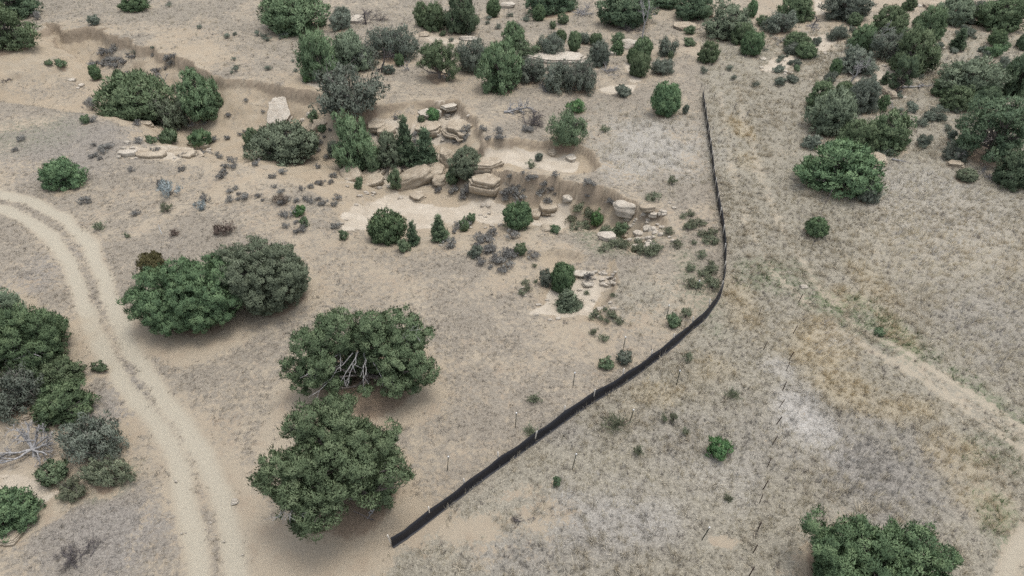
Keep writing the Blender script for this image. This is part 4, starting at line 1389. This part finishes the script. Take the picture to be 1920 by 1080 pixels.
for (a, b) in [(1404, 1080), (1412, 1036), (1419, 996), (1424, 943), (1430, 918), (1439, 875), (1448, 834), (1455, 796), (1461, 764), (1467, 732), (1474, 695),
               (1479, 675), (1487, 625), (1497, 567), (1423, 592), (1432, 655)]:
    post(a, b, post_rust, 'rusty', "thin rusty steel post in the straggling line through the right side grass", "rusty fence posts on the right",
         (random.uniform(-.08, .08), random.uniform(.0, .2)))
GP = [(1316, 1012, "green steel post with a pale tip near the bottom, right of centre"), (1073, 879, "green steel post below the silt fence in dry grass"),
      (966, 802, "green steel post left of the dark yucca by the fence"), (1180, 793, "green steel post at the right side of the large yucca"),
      (1268, 722, "leaning green post in dry grass right of the fence"), (1168, 658, "green steel post above the two grey green bushes by the fence"),
      (1074, 726, "green steel post in the mottled sand left of the fence middle"), (839, 882, "green steel post right of the large juniper near the fence end"),
      (1249, 598, "green steel post beside the weed patch at the fence bend"), (1304, 552, "green steel post in grass inside the fence bend")]
for a, b, lb in GP:
    post(a, b, post_green, 'greenpaint', lb, None, (random.uniform(-.06, .06), random.uniform(.02, .14)))
# thin dry stalks and stakes
def stalk(px, py, h, label, mat, rad=.02, lean=.1, name='dry_stalk', cat='plant stalk', pods=True):
    p, dep = gp(px, py)
    paths = [limb((0, 0, -.05), (lean * h, 0, h), rad, rad * .5, fr, .03, 6)]
    if pods:
        for k in range(6):
            z = h * (.55 + .07 * k)
            paths.append(limb((lean * z, 0, z), (lean * z + fr.normal(0, .06), fr.normal(0, .06), z + .10), rad * 1.4, rad * .9, fr, .02, 3))
    o = link(name, tubes(name, paths, 5), M[mat])
    o.location = tuple(p)
    tag(o, label, cat)
stalk(1541, 396, 1.9, "thin dark dry flower stalk below the large lumpy juniper", 'char', .022, .12)
stalk(1522, 462, .5, "short dark twig below the small round juniper on the right", 'char', .018, .2)
stalk(1372, 212, .9, "thin dark dry stalk in grass right of the upper fence end", 'char', .018, .25)
stalk(1395, 225, .9, "second dark dry stalk in the tan patch right of the upper fence", 'char', .018, .3)
stalk(1312, 172, .8, "thin brown twig just above the far end of the silt fence", 'char', .018, .1)
stalk(1337, 195, 1.1, "green stem of a slim weed right of the far fence end", 'char', .015, .0)
stalk(303, 438, .75, "thin white stake in the grass beside a small brown shrub", 'whitepaint', .03, .03, 'white_stake', 'stake', False)
stalk(703, 975, .7, "dark short stick lying near the lower end of the fence", 'char', .03, -1.2, 'stick', 'stick', False)
stalk(688, 972, .6, "pale broken twig below the large near juniper", 'dead', .03, .6, 'stick', 'stick', True)

# ------------------------------------------------------------------ ground: heights and the masks of what lies on it
xf = np.arange(-74, 74.01, .2)
yf = np.arange(9, 104.01, .2)
GX, GY = np.meshgrid(xf, yf)
GZ = hgt(GX, GY)
def wpts(px):
    return [tuple(gp(a, b)[0][:2]) for a, b in px]
NX, NY = GX + fbm(GX * .9, GY * .9, 3, 41) * .9, GY + fbm(GX * .9, GY * .9, 3, 57) * .9       # frayed edges
def line_mask(px, half, soft):
    P = wpts(px)
    m = (GX > min(p[0] for p in P) - 6) & (GX < max(p[0] for p in P) + 6) & (GY > min(p[1] for p in P) - 6) & (GY < max(p[1] for p in P) + 6)
    o = np.zeros(GX.shape)
    wx, wy = (GX + (NX - GX) * .35)[m], (GY + (NY - GY) * .35)[m]
    d, _, _ = seg_info(wx, wy, P, False)
    o[m] = 1 - sstep(half - soft, half + soft, d)
    return o
def poly_mask(px, soft=.4):
    P = wpts(px)
    m = (GX > min(p[0] for p in P) - 3) & (GX < max(p[0] for p in P) + 3) & (GY > min(p[1] for p in P) - 3) & (GY < max(p[1] for p in P) + 3)
    o = np.zeros(GX.shape)
    d, _, _ = seg_info(NX[m], NY[m], P, True)
    s = np.where(inside(NX[m], NY[m], P), d, -d)
    o[m] = sstep(-soft, soft, s)
    return o
def blob(px, py, rx, ry, soft=.6):
    p, dep = gp(px, py)
    d = ray(px, py)
    a = math.asin(-d[2] / np.linalg.norm(d))
    ax, ay = rx * dep / F, ry * dep / F / math.sin(a)
    q = np.hypot((NX - p[0]) / ax, (NY - p[1]) / ay) + fbm(GX * .5, GY * .5, 3, 77) * .9
    return 1 - sstep(1 - soft, 1 + soft * .6, q)
mx = np.maximum.reduce

RUT_R = [(-80, 350), (-40, 352), (0, 362), (60, 378), (120, 410), (165, 455), (195, 520), (212, 580), (243, 650), (296, 730), (340, 790), (385, 860), (415, 930), (432, 1000), (440, 1080), (442, 1160)]
RUT_L = [(-80, 378), (-40, 381), (0, 390), (50, 410), (95, 445), (132, 495), (152, 555), (172, 612), (207, 682), (250, 742), (298, 798), (330, 855), (348, 930), (362, 1000), (372, 1080), (376, 1160)]
road = mx([line_mask(RUT_R, .46, .24), line_mask(RUT_L, .46, .24)])
MIDL = [((a[0] + b[0]) / 2, (a[1] + b[1]) / 2) for a, b in zip(RUT_R, RUT_L)]
sandy = mx([line_mask(MIDL, 1.2, .6) * .4,
            poly_mask([(225, 600), (300, 612), (460, 605), (470, 640), (380, 680), (330, 690), (280, 660)], .8) * .85,
            poly_mask([(395, 840), (470, 900), (500, 960), (560, 1010), (700, 1020), (720, 1100), (460, 1120), (440, 960)], .8) * .8,
            blob(730, 762, 70, 34) * .9, blob(545, 735, 40, 26) * .8, blob(760, 985, 90, 40) * .8, blob(860, 980, 70, 36) * .75, blob(640, 1050, 110, 50) * .7,
            blob(520, 830, 40, 80) * .5, blob(60, 930, 60, 40) * .95, blob(85, 960, 40, 24), blob(100, 860, 40, 28) * .9,
            blob(300, 800, 20, 20) * .3, blob(1350, 1010, 30, 14) * .8, blob(970, 920, 50, 20) * .6, blob(1020, 960, 60, 30) * .5])
trackr = mx([line_mask([(1690, 668), (1780, 727), (1860, 782), (1960, 852), (2050, 912)], .9, .8) * .42,
             line_mask([(1590, 600), (1640, 630), (1720, 674), (1800, 726), (1880, 779), (1960, 830), (2050, 886)], .30, .35) * .75,
             line_mask([(1600, 634), (1640, 660), (1720, 707), (1800, 762), (1880, 818), (1960, 872), (2050, 930)], .28, .35) * .7,
             line_mask([(1868, 1130), (1893, 1060), (1912, 1020), (1960, 975)], .42, .3) * .9,
             line_mask([(1385, 165), (1394, 230), (1418, 300), (1440, 370), (1472, 440), (1525, 525), (1600, 604)], .34, .4) * .55,
             line_mask([(1350, 175), (1362, 260), (1378, 340), (1400, 420), (1445, 505), (1520, 575), (1600, 634)], .34, .4) * .5])
bank = np.clip(-(carve(GX, GY, WASH, 1.0)), 0, 1)
pocket = np.clip(-(carve(GX, GY, POCKET, 1.0)), 0, 1)
hollow = np.clip(-(carve(GX, GY, HOLLOW, 1.0)), 0, 1)
cut = np.clip(-(carve(GX, GY, CUT, 1.0)), 0, 1)
gz_y, gz_x = np.gradient(GZ, .2)
slope = np.hypot(gz_x, gz_y)
bare = mx([sstep(.05, .35, bank) * .72, sstep(.03, .2, pocket), sstep(.05, .5, hollow) * .7, sstep(.1, .4, cut), sstep(.55, 1.0, slope),
           blob(1000, 448, 80, 24) * .6, blob(950, 505, 60, 30) * .5, blob(1040, 480, 50, 24) * .8, blob(800, 440, 120, 16) * .5, blob(780, 280, 130, 60) * .7,
           blob(470, 300, 110, 60) * .8, blob(530, 345, 130, 50) * .6, blob(880, 350, 240, 44) * .6, blob(450, 235, 120, 50) * .7, blob(230, 110, 180, 50) * .6, blob(830, 455, 180, 24) * .5, blob(1150, 440, 90, 50) * .5, blob(560, 215, 60, 40), blob(300, 130, 160, 40, .8) * .7, blob(60, 110, 80, 34) * .9, blob(50, 180, 110, 22) * .8])
bare = np.clip(bare - .45 * mx([blob(520, 370, 90, 36), blob(100, 165, 90, 18), blob(230, 112, 60, 24), blob(1100, 450, 90, 36), blob(930, 480, 60, 30), blob(960, 330, 60, 14)]), 0, 1)
rock_m = mx([poly_mask([(642, 436), (646, 400), (672, 382), (702, 382), (724, 366), (742, 360), (768, 376), (800, 386), (842, 392), (884, 379), (922, 374), (948, 386),
                        (940, 418), (885, 408), (852, 420), (834, 410), (802, 430), (762, 428), (757, 400), (700, 395), (688, 432)], .5),
             poly_mask([(890, 300), (906, 288), (960, 279), (1002, 289), (1060, 291), (1086, 304), (1080, 318), (1040, 321), (960, 308), (905, 313)], .35),
             poly_mask([(996, 588), (1024, 568), (1036, 550), (1060, 545), (1085, 528), (1118, 510), (1150, 515), (1154, 532), (1122, 548), (1104, 572), (1112, 592), (1060, 596)], .3),
             poly_mask([(770, 250), (780, 225), (815, 205), (858, 192), (872, 205), (886, 230), (880, 262), (830, 268)], .6) * .75,
             poly_mask([(690, 250), (700, 225), (740, 222), (770, 235), (830, 300), (820, 345), (720, 350), (640, 345), (660, 310)], .8) * .65,
             poly_mask([(225, 282), (300, 274), (376, 280), (380, 292), (330, 298), (240, 296)], .4) * .8,
             poly_mask([(985, 385), (1060, 375), (1075, 400), (1050, 432), (1000, 425)], .5) * .7,
             poly_mask([(1424, 132), (1450, 112), (1470, 104), (1500, 110), (1485, 124), (1460, 138)], .5) * .9,
             poly_mask([(1515, 70), (1545, 64), (1568, 78), (1560, 92), (1535, 96)], .5) * .8,
             poly_mask([(1528, 0), (1540, 0), (1552, 28), (1532, 28)], .6) * .9,
             poly_mask([(1600, 140), (1650, 120), (1685, 128), (1672, 150), (1640, 160), (1605, 152)], .5) * .7,
             poly_mask([(1122, 168), (1150, 158), (1195, 160), (1190, 172), (1140, 178)], .5) * .8,
             poly_mask([(1165, 118), (1180, 118), (1200, 150), (1188, 156)], .4) * .7,
             poly_mask([(560, 150), (620, 132), (680, 125), (650, 145), (600, 165)], .5) * .6,
             poly_mask([(0, 880), (50, 885), (110, 925), (80, 950), (40, 935), (0, 930)], .6) * .7,
             poly_mask([(755, 62), (820, 68), (900, 80), (830, 84)], .6) * .5])
upright = np.clip(sstep(0, 30, GX) * sstep(58, 76, GY), 0, 1)                      # the stony ground at the upper right
topc = sstep(60, 80, GY)
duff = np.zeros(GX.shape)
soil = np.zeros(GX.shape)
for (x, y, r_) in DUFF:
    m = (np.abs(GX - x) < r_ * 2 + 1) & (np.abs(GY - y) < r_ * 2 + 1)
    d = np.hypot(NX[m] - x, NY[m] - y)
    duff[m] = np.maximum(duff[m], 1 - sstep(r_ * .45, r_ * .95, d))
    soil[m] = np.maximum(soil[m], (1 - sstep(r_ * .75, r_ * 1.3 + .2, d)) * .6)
gold = mx([blob(1540, 645, 70, 50) * .9, blob(1575, 720, 70, 40) * .8, blob(1600, 560, 60, 24) * .6, blob(1680, 620, 26, 50) * .7, blob(1700, 765, 60, 22) * .7,
           blob(1240, 735, 60, 26) * .6, blob(1390, 570, 40, 60) * .6, blob(1390, 240, 22, 20) * .8, blob(1400, 300, 20, 16) * .5, blob(1800, 860, 60, 40) * .6,
           blob(1850, 940, 60, 40) * .6, blob(1640, 540, 40, 50) * .5, blob(1180, 770, 20, 20) * .3, blob(1330, 690, 40, 30) * .4, blob(1780, 450, 160, 70) * .3])
pale = mx([blob(1505, 780, 56, 80, .7) * .9, blob(1470, 700, 30, 30) * .5, blob(1230, 270, 110, 60, .8) * .55, blob(1180, 310, 70, 40) * .4, blob(1760, 400, 140, 90, .8) * .3,
           blob(1340, 900, 90, 50, .8) * .3, blob(1180, 960, 120, 60, .8) * .35, blob(1560, 640, 50, 30) * .2])
green = mx([line_mask([(1530, 560), (1590, 590), (1660, 630), (1720, 660)], .9, .9) * .75, line_mask([(1600, 560), (1680, 612), (1710, 640)], .6, .6) * .6,
            blob(1440, 515, 60, 34) * .55, line_mask([(1790, 700), (1850, 745), (1920, 790)], .5, .5) * .55, blob(1880, 980, 40, 70) * .55, blob(190, 895, 70, 34) * .5,
            blob(1300, 520, 40, 80) * .35, blob(1150, 450, 80, 40) * .45, blob(1490, 520, 50, 30) * .4, blob(60, 250, 80, 30) * .25, blob(1880, 860, 60, 40) * .3])
grey = mx([blob(1640, 880, 140, 90, .8) * .85, blob(1420, 830, 60, 80) * .4, blob(1150, 990, 140, 70, .8) * .6, blob(960, 1050, 90, 50) * .6, blob(1860, 600, 120, 90, .8) * .4,
           blob(200, 1000, 130, 70, .8) * .7, blob(90, 500, 60, 40) * .5, blob(200, 800, 60, 90) * .5, blob(300, 480, 40, 40) * .2, blob(1060, 800, 60, 30) * .4,
           blob(150, 270, 160, 50, .8) * .5, blob(1280, 820, 90, 60) * .4])
# how closely the grass stands: thick right of the fence and on the plain, thin left of it
fpoly = [(a, b) for a, b in FENCE_PX] + [(1318, 60), (1960, 60), (2100, 1180), (640, 1180), (640, 1090)]
right = poly_mask(fpoly, .8)
cover = .59 + .27 * right + .04 * topc
cover = np.maximum(cover, .88 * mx([blob(1220, 270, 130, 70, .8), blob(150, 260, 180, 60, .8), blob(300, 40, 220, 60, .8), blob(180, 950, 130, 120, .8)]))
cover = cover - .16 * mx([blob(850, 1000, 130, 70, .8), blob(1040, 640, 120, 50), blob(950, 640, 90, 60) * .5, blob(760, 520, 90, 40) * .3])
cover = cover - .25 * upright
cover = cover + fbm(GX * .28, GY * .28, 3, 151) * .55 + fbm(GX * .9, GY * .9, 3, 157) * .30
tall = np.clip(right * .9 + mx([blob(1220, 270, 130, 70, .8), blob(1240, 560, 90, 60, .8)]) * .8 + .15 * topc, 0, 1)
strip = line_mask(MIDL, .34, .24)
sand = np.clip(mx([road * (1 - .55 * strip), sandy * (1 - strip), trackr]), 0, 1)
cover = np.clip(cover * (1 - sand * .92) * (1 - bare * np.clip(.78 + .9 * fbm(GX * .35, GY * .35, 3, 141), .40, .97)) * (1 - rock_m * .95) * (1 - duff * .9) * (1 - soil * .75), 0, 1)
GZ = GZ - .07 * mx([line_mask(RUT_R, .5, .4), line_mask(RUT_L, .5, .4)])

# the sheet: fine in view, coarse out to the horizon
far_o = np.array([6, 14, 26, 45, 80, 140, 250, 450, 900])
X1 = np.concatenate([xf[0] - far_o[::-1], xf, xf[-1] + far_o])
Y1 = np.concatenate([yf[0] - far_o[::-1], yf, yf[-1] + far_o])
nf = len(far_o)
AX, AY = np.meshgrid(X1, Y1)
AZ = hgt(AX, AY)
AZ[nf:-nf, nf:-nf] = GZ
def padded(a, v=None):
    if v is None:
        return np.pad(a, nf, mode='edge')
    return np.pad(a, nf, constant_values=v)
nxg, nyg = len(X1), len(Y1)
ii = (np.arange(nyg - 1)[:, None] * nxg + np.arange(nxg - 1)[None]).ravel()
FQ = np.stack([ii, ii + 1, ii + nxg + 1, ii + nxg], 1)
at = {}
for nm, a, v in (('cover', cover, .7), ('sand', sand, 0), ('rock', rock_m, 0), ('bare', np.maximum(bare, soil), 0), ('duff', duff, 0), ('gold', gold, 0), ('pale', pale, 0),
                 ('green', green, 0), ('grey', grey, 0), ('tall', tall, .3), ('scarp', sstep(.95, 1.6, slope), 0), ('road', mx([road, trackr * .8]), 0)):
    at[nm] = padded(a, v).ravel()
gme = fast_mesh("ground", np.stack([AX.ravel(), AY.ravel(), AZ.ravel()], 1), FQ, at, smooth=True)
k = NT("dry_prairie_ground", .95, .08)
geo = k.n("ShaderNodeNewGeometry")
n_big = k.noise(.13, 4, .6)
n_mid = k.noise(.9, 5, .65)
n_mot = k.noise(3.4, 6, .70, None, .5)
n_fine = k.noise(11, 5, .75)
n_grit = k.noise(45, 3, .7)
soilc = k.mix(k.step(n_big, .35, .65), (.258, .216, .160), (.278, .238, .180))
soilc = k.mix(k.step(n_mid, .45, .75), soilc, (.244, .196, .144))
soilc = k.mix(k.math('MULTIPLY', k.step(n_fine, .55, .75), .45), soilc, (.215, .17, .128))
tram = k.mix(k.step(n_fine, .4, .7), (.308, .280, .220), (.280, .250, .194))
soilc = k.mix(k.math('MULTIPLY', k.attr('road'), .9), soilc, tram)
soilc = k.mix(k.math('MULTIPLY', k.attr('bare'), k.step(n_mid, .3, .6)), soilc, (.272, .222, .158))
thatch = k.mix(k.step(n_fine, .35, .68), (.142, .123, .099), (.256, .226, .180))
thatch = k.mix(k.attr('tall'), thatch, k.mix(k.step(n_fine, .35, .68), (.152, .139, .110), (.292, .266, .210)))
thatch = k.mix(k.math('MULTIPLY', k.attr('grey'), .75), thatch, k.mix(k.step(n_fine, .35, .68), (.125, .115, .108), (.245, .230, .210)))
thatch = k.mix(k.math('MULTIPLY', k.attr('gold'), .75), thatch, (.300, .252, .172))
thatch = k.mix(k.math('MULTIPLY', k.attr('pale'), .85), thatch, k.mix(k.step(n_fine, .35, .68), (.27, .25, .22), (.40, .385, .36)))
thatch = k.mix(k.math('MULTIPLY', k.attr('green'), k.step(n_mot, .40, .58)), thatch, (.105, .130, .070))
cov = k.attr('cover')
thr = k.math('SUBTRACT', 1.0, cov)
thr = k.math('MULTIPLY_ADD', thr, .42, .28)
nn_ = k.math('ADD', k.math('MULTIPLY', n_mot, .72), k.math('MULTIPLY', n_fine, .28))
cm_ = k.step(nn_, k.math('SUBTRACT', thr, .05), k.math('ADD', thr, .07))
cm_ = k.math('MULTIPLY', cm_, k.step(cov, .02, .25))
col = k.mix(cm_, soilc, thatch)
stone = k.mix(k.step(n_mid, .35, .65), (.318, .274, .214), (.372, .328, .264))
stone = k.mix(k.math('MULTIPLY', k.step(n_fine, .6, .8), .5), stone, (.25, .205, .155))
rkf = k.step(k.math('ADD', k.attr('rock'), k.math('MULTIPLY_ADD', n_mot, .7, -.35)), .22, .52)
col = k.mix(rkf, col, stone)
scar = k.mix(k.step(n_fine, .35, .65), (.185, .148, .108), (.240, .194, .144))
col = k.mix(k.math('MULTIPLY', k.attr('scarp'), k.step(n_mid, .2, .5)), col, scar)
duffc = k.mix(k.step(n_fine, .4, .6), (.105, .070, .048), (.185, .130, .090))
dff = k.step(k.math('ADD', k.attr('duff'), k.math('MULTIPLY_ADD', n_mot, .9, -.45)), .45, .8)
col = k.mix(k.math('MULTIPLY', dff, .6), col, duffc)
hsum = k.math('ADD', k.math('MULTIPLY', n_mot, .6), k.math('ADD', k.math('MULTIPLY', n_fine, .35), k.math('MULTIPLY', n_grit, .12)))
k.bump(hsum, .8, .12)
k.color(col)
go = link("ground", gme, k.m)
go["kind"] = "structure"

# ------------------------------------------------------------------ grass
gr_ = np.random.default_rng(77)
def samp(a, x, y):
    i = np.clip(((y - yf[0]) / .2).round().astype(int), 0, len(yf) - 1)
    j = np.clip(((x - xf[0]) / .2).round().astype(int), 0, len(xf) - 1)
    return a[i, j]
TV, TC = [], []
def blades(x, y, nb, length, width, lean, colr, spread):
    """nb blades per tuft, each one thin triangle"""
    n = len(x)
    if n == 0:
        return
    z = samp(GZ, x, y)
    kx = np.repeat(np.arange(n), nb)
    m = len(kx)
    az = gr_.uniform(0, 2 * math.pi, m)
    wind = .5
    rr = np.abs(gr_.normal(0, 1, m)) * spread[kx]
    bx, by = x[kx] + np.cos(az) * rr, y[kx] + np.sin(az) * rr
    L = length[kx] * gr_.uniform(.5, 1.25, m)
    th = np.clip(gr_.normal(lean[kx], .35), .05, 1.5)
    comb = vnoise(x * .11, y * .11, 131)[kx] * 9.0 + gr_.normal(0, .75, m)
    az2 = np.where(gr_.random(m) < .65, comb, az + gr_.normal(0, .7, m))
    dx, dy, dz = np.sin(th) * np.cos(az2) + wind * .3, np.sin(th) * np.sin(az2) - wind * .15, np.cos(th)
    tip = np.stack([bx + dx * L, by + dy * L, z[kx] + np.maximum(dz * L, .02)], 1)
    pa = gr_.uniform(0, math.pi, m)
    wx, wy = np.cos(pa) * width[kx] * .5, np.sin(pa) * width[kx] * .5
    a = np.stack([bx - wx, by - wy, z[kx] - .01], 1)
    b = np.stack([bx + wx, by + wy, z[kx] - .01], 1)
    TV.append(np.stack([a, b, tip], 1).reshape(-1, 3))
    c = colr[kx] * (1 + (gr_.random(m) - .5) * np.where(length[kx] > .2, .8, .45))[:, None]
    TC.append(np.repeat(c, 3, 0))

def in_view(x, y):
    dep = y * CP + CAM_H * SP
    v = (y * SP - CAM_H * CP) / dep
    return (np.abs(x) / dep < .80) & (v > -.47) & (v < .47)

for (ya, yb, per, sc_) in ((12, 30, 34, 1.0), (30, 46, 24, 1.15), (46, 64, 14, 1.4), (64, 96, 9, 1.8)):
    wd = .80 * (yb * CP + CAM_H * SP)
    n = int((yb - ya) * 2 * wd * per)
    x, y = gr_.uniform(-wd, wd, n), gr_.uniform(ya, yb, n)
    ok = in_view(x, y)
    x, y = x[ok], y[ok]
    cv = samp(cover, x, y)
    cl = .55 * vnoise(x * 1.5, y * 1.5, 91) + .45 * vnoise(x * 3.7, y * 3.7, 93)
    ok = cl + (cv - .5) * 1.1 + gr_.normal(0, .12, len(x)) > .52
    ok &= cv > .12
    x, y, cv = x[ok], y[ok], cv[ok]
    n = len(x)
    tl, gd, pl, gn, gy = (samp(a, x, y) for a in (tall, gold, pale, green, grey))
    big = vnoise(x * .25, y * .25, 101)
    u = gr_.random(n)
    tf = gr_.random(n) < tl * (.35 + .5 * big)
    length = np.where(tf, gr_.uniform(.18, .42, n), gr_.uniform(.06, .15, n)) * (1 + .3 * gd + .25 * pl)
    c = np.where(tf[:, None], np.array([[.410, .368, .275]]), np.array([[.235, .207, .164]]))
    c = c + (np.array([[.38, .355, .305]]) - c) * (gr_.random(n) < .28)[:, None] * .8
    c = c + (np.array([[.17, .15, .135]]) - c) * (gr_.random(n) < .15)[:, None]
    for mk, cc, am in ((gy, (.215, .205, .190), .8), (gd, (.42, .345, .215), .7), (pl, (.47, .45, .41), .9)):
        f = (gr_.random(n) < mk)[:, None] * am
        c = c + (np.array([cc]) - c) * f
    f = (gr_.random(n) < gn * .9)[:, None]
    c = np.where(f, np.array([[.085, .125, .055]]) * gr_.uniform(.8, 1.4, n)[:, None], c)
    lean = np.where(tf, .55, .85) + pl * .35
    blades(x, y, 10 if sc_ < 1.3 else 8, length * (1 + (sc_ - 1) * .35), np.full(n, .019) * sc_, lean, c, np.where(tf, .05, .06) * sc_)
# taller clumps of straw standing out
n = 15000
x, y = gr_.uniform(-40, 62, n), gr_.uniform(13, 80, n)
tl = samp(tall, x, y)
gd, pl = samp(gold, x, y), samp(pale, x, y)
ok = in_view(x, y) & (gr_.random(n) < np.clip(tl * (.1 + 1.0 * sstep(.45, .7, vnoise(x * .35, y * .35, 171))) + gd + pl * .5, 0, 1)) & (samp(cover, x, y) > .4)
x, y, gd, pl = x[ok], y[ok], gd[ok], pl[ok]
n = len(x)
c = np.array([[.44, .39, .30]]) + (np.array([[.48, .39, .245]]) - np.array([[.44, .39, .30]])) * gd[:, None]
c = c + (np.array([[.50, .48, .44]]) - c) * pl[:, None]
blades(x, y, 34, gr_.uniform(.30, .60, n), np.full(n, .024), np.full(n, .62), c, np.full(n, .12))
V = np.concatenate(TV)
k = NT("dry_grass_blades", .85, .1)
ac = k.attr("blade", 'Color')
k.color(ac)
tr = k.n("ShaderNodeBsdfTranslucent")
k.l(ac, tr.inputs['Color'])
mxs = k.n("ShaderNodeMixShader")
mxs.inputs[0].default_value = .25
k.l(k.b.outputs[0], mxs.inputs[1])
k.l(tr.outputs[0], mxs.inputs[2])
k.l(mxs.outputs[0], k.t.nodes["Material Output"].inputs['Surface'])
gro = link("grass", fast_mesh("grass", V, np.arange(len(V)).reshape(-1, 3), {"blade": np.concatenate(TC)}), k.m)
gro["kind"] = "stuff"
gro["label"] = "dry grey and straw coloured prairie grass"
print("grass triangles", len(V) // 3)
